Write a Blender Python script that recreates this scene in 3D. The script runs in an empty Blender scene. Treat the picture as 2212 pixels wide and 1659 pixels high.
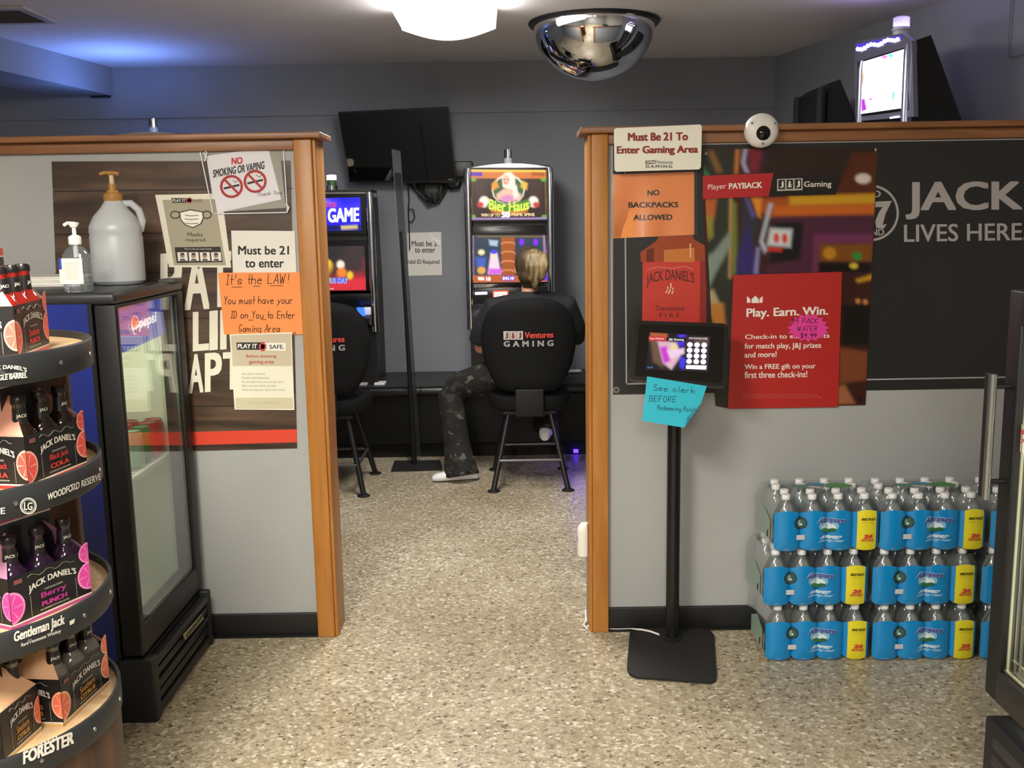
import bpy, bmesh, math, random
from mathutils import Vector, Matrix
R = random.Random(7)
SC = bpy.context.scene
COL = SC.collection
V = Vector
# ------------------------------------------------------------------ camera, world, exposure
FPX, EYE, PITCH, ROLL = 2166.0, 1.5, math.atan(359/2166.0), math.radians(0.97)
cd = bpy.data.cameras.new('camera'); cam = bpy.data.objects.new('camera', cd); COL.objects.link(cam)
cd.sensor_fit = 'HORIZONTAL'; cd.sensor_width = 36.0; cd.lens = FPX/2212*36.0; cd.clip_start = .02
CAMR = Matrix.Rotation(math.pi/2-PITCH, 4, 'X') @ Matrix.Rotation(ROLL*-1, 4, 'Z')
cam.matrix_basis = Matrix.Translation((0, 0, EYE)) @ CAMR
SC.camera = cam
vs = SC.view_settings
vs.view_transform = 'Standard'; vs.look = 'None'; vs.gamma = 1.0; vs.use_curve_mapping = False; vs.exposure = 0.0
wd = bpy.data.worlds.new('world'); SC.world = wd; wd.use_nodes = True
wd.node_tree.nodes['Background'].inputs[0].default_value = (.55, .6, .75, 1); wd.node_tree.nodes['Background'].inputs[1].default_value = .02

def area(name, loc, target, sx, sy, power, color, spread=math.pi):
    l = bpy.data.lights.new(name, 'AREA'); l.shape = 'RECTANGLE'; l.size = sx; l.size_y = sy; l.energy = power; l.color = color; l.spread = spread
    o = bpy.data.objects.new(name, l); COL.objects.link(o); o.location = loc
    o.rotation_euler = (V(target)-V(loc)).to_track_quat('-Z', 'Y').to_euler(); return o
# ceiling tubes over the shop floor behind the viewer, and the fixture over the gaming room
L_SHOP, L_SHOP2, L_GAME = 92, 46, 30
area('shop_tube_light', (-.9, .9, 2.36), (-.9, .9, 0), .45, 1.2, L_SHOP, (1, .93, .80))
area('shop_tube_light', (.1, -.9, 2.36), (.1, -.9, 0), .45, 1.2, L_SHOP2, (1, .94, .82))
area('shop_tube_light', (-1.0, -2.6, 2.36), (-1.0, -2.6, 0), .45, 1.2, L_SHOP2, (1, .94, .82))
area('gaming_tube_light', (-.28, 4.5, 2.33), (-.28, 4.5, 0), .42, 1.1, L_GAME, (1, .97, .92))
# strips inside the two coolers, the blue topper behind the partition, the blue strip under the stand
area('cooler_strip_light', (1.26, 2.24, .85), (.3, 2.75, .8), .10, .8, 11, (.95, 1, .88))
area('drink_cooler_light', (-1.28, 3.14, 1.225), (-1.45, 3.14, .5), .10, .45, 5, (.92, 1, .70))
area('blue_topper_light', (-2.3, 6.2, 2.10), (-2.4, 6.05, 3), .4, .2, 5.0, (.16, .32, 1))
area('blue_topper_light', (1.78, 4.8, 2.33), (1.8, 4.75, 3), .12, .4, 1.2, (.5, .4, 1))
area('blue_strip_light', (.42, 6.05, .20), (.38, 5.7, 0), .25, .04, .35, (.18, .08, 1))

# ------------------------------------------------------------------ pixel helpers: a photo pixel as a ray, met with a plane of the place
_r3 = CAMR.to_3x3()
def ray(px, py):
    return _r3 @ V(((px-1106)/FPX, -(py-829.5)/FPX, -1.0))
def on_plane(px, py, q, n):
    d = ray(px, py); o = V((0, 0, EYE)); return o + d*((V(q)-o).dot(n)/d.dot(n))
def at_y(px, py, y): return on_plane(px, py, (0, y, 0), V((0, 1, 0)))
def at_z(px, py, z): return on_plane(px, py, (0, 0, z), V((0, 0, 1)))

# ------------------------------------------------------------------ materials
def lin(h):
    h = h.lstrip('#'); c = [int(h[i:i+2], 16)/255 for i in (0, 2, 4)]
    return tuple((x/12.92 if x <= .04045 else ((x+.055)/1.055)**2.4) for x in c)+(1,)
_mc = {}
def M(h, rough=.6, metal=0., spec=.5, coat=0., alpha=None):
    k = (h, rough, metal, spec, coat)
    if k in _mc: return _mc[k]
    m = bpy.data.materials.new('paint_'+h.strip('#')); m.use_nodes = True; b = m.node_tree.nodes['Principled BSDF']
    b.inputs['Base Color'].default_value = lin(h); b.inputs['Roughness'].default_value = rough; b.inputs['Metallic'].default_value = metal
    b.inputs['Specular IOR Level'].default_value = spec; b.inputs['Coat Weight'].default_value = coat
    _mc[k] = m; return m
def E(h, s=1.0):
    k = ('e', h, s)
    if k in _mc: return _mc[k]
    m = bpy.data.materials.new('glow_'+h.strip('#')); m.use_nodes = True; b = m.node_tree.nodes['Principled BSDF']
    b.inputs['Base Color'].default_value = (0.01, 0.01, 0.01, 1); b.inputs['Roughness'].default_value = .25
    b.inputs['Emission Color'].default_value = lin(h); b.inputs['Emission Strength'].default_value = s
    _mc[k] = m; return m
def nodes(name, rough=.6):
    m = bpy.data.materials.new(name); m.use_nodes = True; nt = m.node_tree; b = nt.nodes['Principled BSDF']; b.inputs['Roughness'].default_value = rough
    def N(t, **kw):
        n = nt.nodes.new(t)
        for k, v in kw.items():
            if k in n.inputs: n.inputs[k].default_value = v
            else: setattr(n, k, v)
        return n
    return m, nt, b, N, nt.links.new
def ramp(N, stops, interp='LINEAR'):
    r = N('ShaderNodeValToRGB'); e = r.color_ramp; e.interpolation = interp
    while len(e.elements) < len(stops): e.elements.new(.5)
    for el, (p, c) in zip(e.elements, stops): el.position = p; el.color = lin(c)
    return r
def mat_noise(name, c0, c1, scale=(1, 1, 1), freq=6, rough=.6, bump=0, detail=4, dist=0, lo=.3, hi=.7, coord='Object', metal=0, bfreq=None):
    m, nt, b, N, L = nodes(name, rough); b.inputs['Metallic'].default_value = metal
    tc = N('ShaderNodeTexCoord'); mp = N('ShaderNodeMapping'); mp.inputs['Scale'].default_value = scale
    nz = N('ShaderNodeTexNoise', Scale=freq, Detail=detail, Distortion=dist); cr = ramp(N, [(lo, c0), (hi, c1)])
    L(tc.outputs[coord], mp.inputs[0]); L(mp.outputs[0], nz.inputs['Vector']); L(nz.outputs['Fac'], cr.inputs[0]); L(cr.outputs[0], b.inputs['Base Color'])
    if bump:
        n2 = N('ShaderNodeTexNoise', Scale=bfreq or freq*6, Detail=3); L(mp.outputs[0], n2.inputs['Vector'])
        bp = N('ShaderNodeBump', Strength=bump, Distance=.004); L(n2.outputs['Fac'], bp.inputs['Height']); L(bp.outputs[0], b.inputs['Normal'])
    return m
def mat_floor():
    m, nt, b, N, L = nodes('pebble_epoxy_floor', .36)
    g = N('ShaderNodeNewGeometry'); warp = N('ShaderNodeTexNoise', Scale=160, Detail=1); L(g.outputs['Position'], warp.inputs['Vector'])
    ad = N('ShaderNodeVectorMath', operation='MULTIPLY_ADD'); ad.inputs[1].default_value = (.006, .006, .006); L(warp.outputs['Color'], ad.inputs[0]); L(g.outputs['Position'], ad.inputs[2]); out = []
    for sc, st in ((92, [(0, '#40362a'), (.035, '#6d6250'), (.10, '#928770'), (.28, '#a3987f'), (.55, '#aea38b'), (.80, '#bbb199'), (.90, '#d2c9b4'), (1, '#f2eee2')]),
                   (190, [(0, '#3a3022'), (.10, '#80745c'), (.5, '#a89d84'), (.88, '#c6bca4'), (1, '#e6dfd0')])):
        v = N('ShaderNodeTexVoronoi', Scale=sc, Randomness=1.0); L(ad.outputs[0], v.inputs['Vector'])
        s = N('ShaderNodeSeparateColor'); L(v.outputs['Color'], s.inputs[0]); r = ramp(N, st); L(s.outputs[0], r.inputs[0]); out.append((r, v, s))
    mx = N('ShaderNodeMix', data_type='RGBA'); mx.inputs[0].default_value = .30
    L(out[0][0].outputs[0], mx.inputs[6]); L(out[1][0].outputs[0], mx.inputs[7])
    sp = N('ShaderNodeTexVoronoi', Scale=34, Randomness=1.0); L(ad.outputs[0], sp.inputs['Vector']); lt = N('ShaderNodeMath', operation='LESS_THAN'); lt.inputs[1].default_value = .17; L(sp.outputs['Distance'], lt.inputs[0])
    ss = N('ShaderNodeSeparateColor'); L(sp.outputs['Color'], ss.inputs[0]); gt = N('ShaderNodeMath', operation='LESS_THAN'); gt.inputs[1].default_value = .25; L(ss.outputs[1], gt.inputs[0]); an = N('ShaderNodeMath', operation='MULTIPLY'); L(lt.outputs[0], an.inputs[0]); L(gt.outputs[0], an.inputs[1])
    dk = N('ShaderNodeMix', data_type='RGBA'); dk.inputs[7].default_value = lin('#5c4b33'); L(an.outputs[0], dk.inputs[0]); L(mx.outputs[2], dk.inputs[6])
    big = N('ShaderNodeTexNoise', Scale=1.6, Detail=4); L(g.outputs['Position'], big.inputs['Vector']); br = ramp(N, [(.3, '#dcd7ce'), (.7, '#ffffff')]); L(big.outputs['Fac'], br.inputs[0])
    mu = N('ShaderNodeMix', data_type='RGBA', blend_type='MULTIPLY'); mu.inputs[0].default_value = 1
    L(dk.outputs[2], mu.inputs[6]); L(br.outputs[0], mu.inputs[7]); L(mu.outputs[2], b.inputs['Base Color'])
    bp = N('ShaderNodeBump', Strength=.25, Distance=.003); L(out[0][1].outputs['Distance'], bp.inputs['Height']); L(bp.outputs[0], b.inputs['Normal'])
    return m
def mat_wood(name, c0, c1, c2, scale, freq=3, rough=.4):
    m, nt, b, N, L = nodes(name, rough)
    tc = N('ShaderNodeTexCoord'); mp = N('ShaderNodeMapping'); mp.inputs['Scale'].default_value = scale; L(tc.outputs['Object'], mp.inputs[0])
    n1 = N('ShaderNodeTexNoise', Scale=freq, Detail=6, Distortion=.6); L(mp.outputs[0], n1.inputs['Vector'])
    r = ramp(N, [(.28, c0), (.5, c1), (.72, c2)]); L(n1.outputs['Fac'], r.inputs[0]); L(r.outputs[0], b.inputs['Base Color']); return m
def mat_clear(name, tint='#ffffff', gloss=.12, rough=.04, body=0.0, bcol='#ffffff'):
    m, nt, b, N, L = nodes(name); nt.nodes.remove(b); o = nt.nodes['Material Output']
    t = N('ShaderNodeBsdfTransparent'); t.inputs[0].default_value = lin(tint); g = N('ShaderNodeBsdfGlossy'); g.inputs['Roughness'].default_value = rough
    mx = N('ShaderNodeMixShader'); lw = N('ShaderNodeLayerWeight', Blend=.35); ma = N('ShaderNodeMath', operation='MULTIPLY_ADD'); ma.inputs[1].default_value = .5; ma.inputs[2].default_value = gloss
    L(lw.outputs['Fresnel'], ma.inputs[0]); L(ma.outputs[0], mx.inputs[0]); L(t.outputs[0], mx.inputs[1]); L(g.outputs[0], mx.inputs[2]); last = mx
    if body:
        d = N('ShaderNodeBsdfDiffuse'); d.inputs[0].default_value = lin(bcol); m2 = N('ShaderNodeMixShader'); m2.inputs[0].default_value = body
        L(mx.outputs[0], m2.inputs[1]); L(d.outputs[0], m2.inputs[2]); last = m2
    L(last.outputs[0], o.inputs[0]); return m
def mat_camo():
    m, nt, b, N, L = nodes('dark_camouflage_cloth', .9)
    tc = N('ShaderNodeTexCoord'); mp = N('ShaderNodeMapping'); mp.inputs['Scale'].default_value = (1, 1, 1.5); L(tc.outputs['Object'], mp.inputs[0]); last = None
    for i, (f, th, c) in enumerate(((9, .0, '#151512'), (13, .55, '#2b2c25'), (15, .58, '#0d0d0b'), (17, .62, '#54524a'))):
        if i == 0: prev = None; base = lin(c); continue
        n = N('ShaderNodeTexNoise', Scale=f, Detail=2); n.noise_dimensions = '4D'; n.inputs['W'].default_value = i*3.3; L(mp.outputs[0], n.inputs['Vector'])
        r = N('ShaderNodeMath', operation='GREATER_THAN'); r.inputs[1].default_value = th; L(n.outputs['Fac'], r.inputs[0])
        x = N('ShaderNodeMix', data_type='RGBA'); L(r.outputs[0], x.inputs[0]); x.inputs[7].default_value = lin(c)
        if prev: L(prev.outputs[2], x.inputs[6])
        else: x.inputs[6].default_value = base
        prev = x
    L(prev.outputs[2], b.inputs['Base Color']); return m

WALLG = mat_noise('grey_wall_paint', '#a3a5a6', '#abadac', freq=2.5, rough=.62, bump=.15, bfreq=90)
WALLB = mat_noise('slate_wall_paint', '#878b93', '#8e9299', freq=2.5, rough=.7, bump=.15, bfreq=90)
CEILM = mat_noise('ceiling_paint', '#d6d2d4', '#dcd8da', freq=3, rough=.85, bump=.1, bfreq=120)
FLOORM = mat_floor()
OAKV = mat_wood('oak_upright', '#a5692a', '#b07534', '#ba803e', (14, 14, 1.2))
OAKH = mat_wood('oak_cap', '#7c4f30', '#8c5d39', '#9c6c46', (1.2, 14, 14))
VINYL = M('#0b0b0c', .5)
BLACK = M('#121213', .45); MATTE = M('#161617', .75); GLOSSB = M('#0c0c0d', .12); CHROME = M('#e4e6ea', .12, 1.0); STEEL = M('#a9abad', .3, 1.0)
DKFAB = mat_noise('black_upholstery', '#0b0b0c', '#111112', freq=60, rough=.8)
GLASS = mat_clear('pane_glass', gloss=.09, rough=.01)
ACRYL = mat_clear('clear_acrylic', '#ffffff', gloss=.02, rough=.02)
PET = mat_clear('clear_bottle_plastic', '#e6ecee', gloss=.12, rough=.10, body=.22, bcol='#dfe6e6')
FILM = mat_clear('shrink_film', '#f4f7f8', gloss=.10, rough=.12)
for m_ in (DKFAB,): m_.node_tree.nodes['Principled BSDF'].inputs['Specular IOR Level'].default_value = .18
WHITEP = M('#e9e6df', .7); WHITE = M('#f2f2f0', .45); INK = M('#16161a', .6)

# ------------------------------------------------------------------ mesh builder
_tc = {}
def glyphs(body, bold=0.0, space=1.0):
    k = (body, bold, space)
    if k in _tc: return _tc[k]
    cu = bpy.data.curves.new('t', 'FONT'); cu.body = body; cu.size = 1; cu.resolution_u = 3; cu.space_character = space; cu.align_x = 'CENTER'
    o = bpy.data.objects.new('t', cu); COL.objects.link(o); bpy.context.view_layer.update()
    me = bpy.data.meshes.new_from_object(o.evaluated_get(bpy.context.evaluated_depsgraph_get()))
    vs_ = [(v.co.x, v.co.y) for v in me.vertices]; fs = [tuple(p.vertices) for p in me.polygons]
    bpy.data.objects.remove(o); bpy.data.curves.remove(cu); bpy.data.meshes.remove(me)
    lay = [0]*len(vs_)
    if bold:
        lay = []; n0 = len(vs_); base = list(vs_); bf = list(fs); vs_ = []; fs = []
        for k, (dx, dy) in enumerate(((-1, -.6), (1, -.6), (1, .6), (-1, .6), (0, 0))):
            vs_ += [(a+dx*bold*1.15, b+dy*bold) for a, b in base]; fs += [tuple(i+k*n0 for i in f) for f in bf]; lay += [k]*n0
    x0 = min(v[0] for v in vs_); x1 = max(v[0] for v in vs_); y0 = min(v[1] for v in vs_); y1 = max(v[1] for v in vs_)
    r = ([((a-x0)/(x1-x0), (b-y0)/(y1-y0), k) for (a, b), k in zip(vs_, lay)], fs, (x1-x0)/(y1-y0)); _tc[k] = r; return r
class MB:
    def __init__(s): s.v = []; s.f = []; s.mi = []; s.mats = []; s.sm = []
    def mid(s, m):
        if m not in s.mats: s.mats.append(m)
        return s.mats.index(m)
    def add(s, vs_, fs, m, smooth=False):
        n = len(s.v); k = s.mid(m); s.v += [tuple(v) for v in vs_]
        for f in fs: s.f.append(tuple(i+n for i in f)); s.mi.append(k); s.sm.append(smooth)
        return s
    def box(s, x0, x1, y0, y1, z0, z1, m, bev=0., T=None):
        bm = bmesh.new(); bmesh.ops.create_cube(bm, size=1)
        for v in bm.verts: v.co = V((x0+(v.co.x+.5)*(x1-x0), y0+(v.co.y+.5)*(y1-y0), z0+(v.co.z+.5)*(z1-z0)))
        if bev: bmesh.ops.bevel(bm, geom=bm.edges[:], offset=bev, segments=3, profile=.5, affect='EDGES')
        bm.verts.index_update(); vs_ = [(T @ v.co if T else v.co.copy()) for v in bm.verts]; fs = [[v.index for v in f.verts] for f in bm.faces]; bm.free()
        return s.add(vs_, fs, m, bool(bev))
    def prism(s, pts, off, m, mside=None):   # pts: 3D polygon, off: extrusion vector
        n = len(pts); off = V(off); a = [V(p) for p in pts]; b = [p+off for p in a]
        s.add(a+b, [tuple(range(n)), tuple(range(2*n-1, n-1, -1))], m)
        return s.add(a+b, [(i, i+n, (i+1) % n+n, (i+1) % n) for i in range(n)], mside or m)
    def rings(s, rings, m, cap=True, closed=True, smooth=True):
        n = len(rings[0]); vs_ = [p for r in rings for p in r]; fs = []
        for i in range(len(rings)-1):
            for j in range(n if closed else n-1):
                k = (j+1) % n; fs.append((i*n+j, i*n+k, (i+1)*n+k, (i+1)*n+j))
        if cap: fs.append(tuple(reversed(range(n)))); fs.append(tuple(range((len(rings)-1)*n, len(rings)*n)))
        return s.add(vs_, fs, m, smooth)
    def lathe(s, prof, m, n=20, o=(0, 0, 0), ax=None, cap=True):
        o = V(o); q = V((0, 0, 1)).rotation_difference(V(ax).normalized()) if ax else None
        rs = []
        for r, z in prof:
            ring = []
            for j in range(n):
                a = 2*math.pi*j/n; p = V((r*math.cos(a), r*math.sin(a), z)); ring.append(o+(q @ p if q else p))
            rs.append(ring)
        return s.rings(rs, m, cap)
    def cyl(s, p0, p1, r, m, n=14, r1=None):
        p0 = V(p0); p1 = V(p1); return s.lathe([(r, 0), (r if r1 is None else r1, (p1-p0).length)], m, n, p0, p1-p0)
    def tube(s, pts, r, m, n=8, rr=None):
        pts = [V(p) for p in pts]; rs = []; up = V((0, 0, 1)); last = None
        for i, p in enumerate(pts):
            t = (pts[min(i+1, len(pts)-1)]-pts[max(i-1, 0)]).normalized()
            if last is None: a = t.orthogonal().normalized()
            else: a = (last-t*last.dot(t)).normalized()
            last = a; b = t.cross(a); k = rr[i] if rr else r
            kx, ky = k if isinstance(k, tuple) else (k, k)
            rs.append([p+a*(kx*math.cos(2*math.pi*j/n))+b*(ky*math.sin(2*math.pi*j/n)) for j in range(n)])
        return s.rings(rs, m)
    def loft(s, secs, m, n=24, axis='z', pw=2.0):  # secs: (cx,cy,cz,rx,ry) horizontal ellipses
        rs = []
        for cx, cy, cz, rx, ry in secs:
            ring = []
            for j in range(n):
                a = 2*math.pi*j/n; c, q = math.cos(a), math.sin(a)
                ring.append(V((cx+rx*math.copysign(abs(c)**(2/pw), c), cy+ry*math.copysign(abs(q)**(2/pw), q), cz)))
            rs.append(ring)
        return s.rings(rs, m)
    def ball(s, c, rx, ry, rz, m, n=16, rot=None):
        rs = []; c = V(c)
        for i in range(1, 10):
            a = math.pi*i/10; rs.append([c+((rot or Matrix.Identity(3)) @ V((rx*math.sin(a)*math.cos(2*math.pi*j/n), ry*math.sin(a)*math.sin(2*math.pi*j/n), -rz*math.cos(a)))) for j in range(n)])
        return s.rings(rs, m)
    def text(s, body, bl, right, up, m, bold=0., arch=0., fn=None, space=1.0, shear=0.):
        t, fs, _ = glyphs(body, bold, space); bl = V(bl); right = V(right); up = V(up); out = []
        nn = right.cross(up).normalized()*3e-5
        for u, w, k in t:
            p = bl+right*(u+shear*w)+up*(w+arch*(1-(2*u-1)**2))+nn*k; out.append(fn(p) if fn else p)
        return s.add(out, fs, m)
    def build(s, name, parent=None, Mx=None, angle=38):
        me = bpy.data.meshes.new(name); me.from_pydata(s.v, [], s.f); me.validate()
        for m in s.mats: me.materials.append(m)
        if len(me.polygons) == len(s.f):
            me.polygons.foreach_set('material_index', s.mi); me.polygons.foreach_set('use_smooth', s.sm)
        if any(s.sm): me.set_sharp_from_angle(angle=math.radians(angle))
        for n0, cl in getattr(s, 'cols', []):
            at = me.color_attributes.get('ink') or me.color_attributes.new('ink', 'FLOAT_COLOR', 'POINT')
            for i, c in enumerate(cl): at.data[n0+i].color = c
        me.update(); o = bpy.data.objects.new(name, me); COL.objects.link(o)
        if parent: o.parent = parent
        if Mx is not None: o.matrix_basis = (wm(parent).inverted() @ Mx) if parent else Mx
        return o
def wm(o): return (wm(o.parent) @ o.matrix_basis) if o.parent else o.matrix_basis.copy()
def tag(o, label, cat, group=None):
    o['label'] = label; o['category'] = cat
    if group: o['group'] = group
    return o
def thing(name, label, cat, loc=(0, 0, 0), rz=0., group=None):
    o = bpy.data.objects.new(name, None); COL.objects.link(o); o.empty_display_size = .1
    o.matrix_basis = Matrix.Translation(loc) @ Matrix.Rotation(rz, 4, 'Z'); return tag(o, label, cat, group)
def struct(mb, name):
    o = mb.build(name); o['kind'] = 'structure'; return o
def dup(root, loc=None, rz=0., label=None, group=None):
    r = root.copy(); COL.objects.link(r)
    if loc is not None: r.matrix_basis = Matrix.Translation(loc) @ Matrix.Rotation(rz, 4, 'Z')
    if label: r['label'] = label
    if group: r['group'] = group
    def kids(a, b):
        for ch in [c for c in a.children]:
            c = ch.copy(); COL.objects.link(c); c.parent = b; kids(ch, c)
    kids(root, r); return r
# single-stroke hand lettering: x 0-5, y 0-8 (baseline 2, x-height 5, capital 8)
HW = {'A': '02 38 52|14 44', 'B': '02 08 38 47 46 35 05|35 44 43 32 02', 'C': '47 38 18 06 04 12 32 43', 'D': '02 08 28 46 44 22 02', 'E': '48 08 02 42|05 35', 'F': '48 08 02|05 35',
 'G': '47 38 18 06 04 12 32 44 24', 'I': '18 38|28 22|12 32', 'J': '38 33 22 13', 'K': '08 02|48 05 42', 'L': '08 02 42', 'M': '02 08 25 48 42', 'N': '02 08 42 48', 'O': '18 06 04 12 32 44 46 38 18', 'P': '02 08 38 47 46 35 05',
 'R': '02 08 38 47 46 35 05 42', 'S': '47 38 18 07 06 44 43 32 12 03', 'T': '08 48|28 22', 'U': '08 03 12 32 43 48', 'W': '08 12 26 32 48', 'Y': '08 25 48|25 22', '4': '38 05 45|38 32', '2': '06 18 38 47 46 02 42', '9': '46 37 18 07 06 15 35 46 47 32', '$': '47 38 18 07 06 44 43 32 12 03|28 22',
 'a': '45 15 04 03 12 32 44 45 42', 'b': '08 02 32 43 44 35 05', 'c': '44 35 15 04 03 12 32 43', 'd': '48 42 12 03 04 15 45', 'e': '04 44 35 15 04 03 12 42', 'f': '48 37 32|15 45', 'g': '45 15 04 03 12 42|45 41 30 00', 'h': '08 02|04 15 35 44 42', 'i': '25 22|27 26', 'k': '08 02|45 04 42', 'l': '28 22', 'm': '02 05|04 15 24 22|24 35 44 42', 'n': '02 05|04 15 35 44 42',
 'o': '15 04 03 12 32 43 44 35 15', 'r': '02 05|04 15 35', 's': '44 35 15 04 43 32 12 03', 't': '28 23 32|15 45', 'u': '05 03 12 32 43|45 42', 'v': '05 22 45', 'y': '05 22|45 00', "'": '28 26', '!': '28 24|22 22', '.': '22 32', ' ': ''}
class Sheet(MB):
    """flat printed thing on a plane: q a point, n the outward normal; drawn by photo pixels met with that plane"""
    def __init__(s, q, n=(0, -1, 0), up=(0, 0, 1)):
        super().__init__(); s.q = V(q); s.n = V(n).normalized(); s.V = (V(up)-s.n*V(up).dot(s.n)).normalized(); s.U = s.V.cross(s.n)
        s.Mx = Matrix((s.U.to_4d(), (-s.n).to_4d(), s.V.to_4d(), (0, 0, 0, 1))).transposed(); s.Mx.translation = s.q
        for i in range(3): s.Mx[3][i] = 0
        s.Mx[3][3] = 1; s.inv = s.Mx.inverted()
    def p(s, px, py, w=0.):
        l = s.inv @ on_plane(px, py, s.q, s.n); return V((l.x, -w, l.z))
    def sheet(s, pts, m, w=.001, t=.001, mside=None): return s.prism([s.p(a, b, w) for a, b in pts], (0, t, 0), m, mside)
    def poly(s, pts, m, w): return s.add([s.p(a, b, w) for a, b in pts], [tuple(range(len(pts)))[::-1]], m)
    def rect(s, x0, y0, x1, y1, m, w, sk=0.): return s.poly([(x0, y0), (x1, y0+sk), (x1, y1+sk), (x0, y1)], m, w)
    def disc(s, cx, cy, rx, ry, m, w, n=24, a0=0, a1=2*math.pi): return s.poly([(cx+rx*math.cos(a0+(a1-a0)*i/n), cy+ry*math.sin(a0+(a1-a0)*i/n)) for i in range(n if a1-a0 > 6.2 else n+1)], m, w)
    def ring(s, cx, cy, rx, ry, th, m, w, n=28):
        a = [s.p(cx+rx*math.cos(2*math.pi*i/n), cy+ry*math.sin(2*math.pi*i/n), w) for i in range(n)]; b = [s.p(cx+(rx-th)*math.cos(2*math.pi*i/n), cy+(ry-th)*math.sin(2*math.pi*i/n), w) for i in range(n)]
        return s.add(a+b, [(i, i+n, (i+1) % n+n, (i+1) % n) for i in range(n)], m)
    def line(s, pts, wd, m, w):
        for (ax, ay), (bx, by) in zip(pts, pts[1:]):
            dx, dy = bx-ax, by-ay; l = math.hypot(dx, dy) or 1e-6
            if l < 1e-5: dx, dy, l, bx = wd, 0, wd, ax+wd
            nx, ny = -dy/l*wd/2, dx/l*wd/2; ex, ey = dx/l*wd/2.4, dy/l*wd/2.4
            s.poly([(ax+nx-ex, ay+ny-ey), (ax-nx-ex, ay-ny-ey), (bx-nx+ex, by-ny+ey), (bx+nx+ex, by+ny+ey)][::-1], m, w)
        return s
    def t(s, body, x0, y0, x1, y1, m, w, bold=0., sk=0., arch=0., space=1., lean=0.):  # box x0..x1, y0 top, y1 bottom; sk: rise of the right end in pixels (down +)
        t, fs, _ = glyphs(body, bold, space); dxs = lean*(y1-y0)
        return s.add([s.p(x0+u*(x1-x0)+lean*(v-.5)*(y1-y0), y1-v*(y1-y0)+u*sk-arch*(1-(2*u-1)**2), w+k*3e-5) for u, v, k in t], fs, m)
    def hand(s, body, x, y, h, m, w, wd=1.6, x1=None, sk=0., lean=.1):  # baseline at (x,y), capital height h, fitted to end at x1
        k = h/6.0; wf = [.62 if ch in "ilI'!.t" else .7 if ch == ' ' else 1.25 if ch in 'mwMW' else 1 for ch in body]; ad = (x1-x)/sum(wf) if x1 else h*.78; rr = random.Random(len(body)); cx = x
        for ch, f in zip(body, wf):
            g = ad*.74/5*(f if f > 1 else 1); o = -g*1.0 if f == .62 else 0
            for stv in HW.get(ch, '').split('|'):
                if stv: s.line([(cx+o+(int(q[0])+rr.uniform(-.15, .15))*g*1.1+lean*(int(q[1])-2)*k, y-(int(q[1])-2+rr.uniform(-.15, .15))*k+(cx-x)*sk) for q in stv.split()], wd, m, w)
            cx += ad*f
        return s
    def build(s, name, parent=None): return super().build(name, parent, s.Mx)
def soft_poly(pts, x, y):
    ins = False; d = 1e9; n = len(pts)
    for i in range(n):
        ax, ay = pts[i]; bx, by = pts[i-1]
        if (ay > y) != (by > y) and x < (bx-ax)*(y-ay)/(by-ay)+ax: ins = not ins
        ex, ey = bx-ax, by-ay; u = max(0, min(1, ((x-ax)*ex+(y-ay)*ey)/(ex*ex+ey*ey+1e-9))); d = min(d, (x-ax-u*ex)**2+(y-ay-u*ey)**2)
    d = math.sqrt(d); return d if ins else -d
def print_mat(name, emit=0., rough=.3):
    m, nt, b, N, L = nodes(name, rough); a = N('ShaderNodeVertexColor'); a.layer_name = 'ink'
    if emit: b.inputs['Base Color'].default_value = (.01, .01, .01, 1); L(a.outputs[0], b.inputs['Emission Color']); b.inputs['Emission Strength'].default_value = emit
    else: L(a.outputs[0], b.inputs['Base Color'])
    return m
def picture(s, quad, base, layers, step, mat, w):
    """a printed or displayed picture: fine mesh over a four-cornered pixel area; layers (points or (cx,cy,rx,ry), colour, blur)"""
    (ax, ay), (bx, by), (cx, cy), (dx, dy) = quad; nx = max(2, int((bx-ax)/step)); ny = max(2, int((dy-ay)/step)); vs_ = []; cl = []
    ls = []
    for pts, c, bl in layers:
        if len(pts) == 4 and not isinstance(pts[0], tuple): pts = [(pts[0]+pts[2]*math.cos(2*math.pi*i/14), pts[1]+pts[3]*math.sin(2*math.pi*i/14)) for i in range(14)]
        xs = [q[0] for q in pts]; ys = [q[1] for q in pts]; ls.append((pts, lin(c), bl, min(xs)-bl, max(xs)+bl, min(ys)-bl, max(ys)+bl))
    b0 = lin(base)
    for j in range(ny+1):
        for i in range(nx+1):
            u = i/nx; v = j/ny; x = (ax*(1-u)+bx*u)*(1-v)+(dx*(1-u)+cx*u)*v; y = (ay*(1-u)+by*u)*(1-v)+(dy*(1-u)+cy*u)*v
            vs_.append(s.p(x, y, w)); k = b0
            for pts, c, bl, x0, x1, y0, y1 in ls:
                if x0 <= x <= x1 and y0 <= y <= y1:
                    f = max(0, min(1, .5+soft_poly(pts, x, y)/(2*bl))); f = f*f*(3-2*f)
                    if f > 0: k = tuple(a_*(1-f)+c_*f for a_, c_ in zip(k, c))
            cl.append(k)
    n0 = len(s.v); s.add(vs_, [(j*(nx+1)+i, (j+1)*(nx+1)+i, (j+1)*(nx+1)+i+1, j*(nx+1)+i+1) for j in range(ny) for i in range(nx)], mat)
    s.cols = getattr(s, 'cols', []); s.cols.append((n0, cl)); return s
def walls(y=3.49): return Sheet((0, y, 0))
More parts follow.
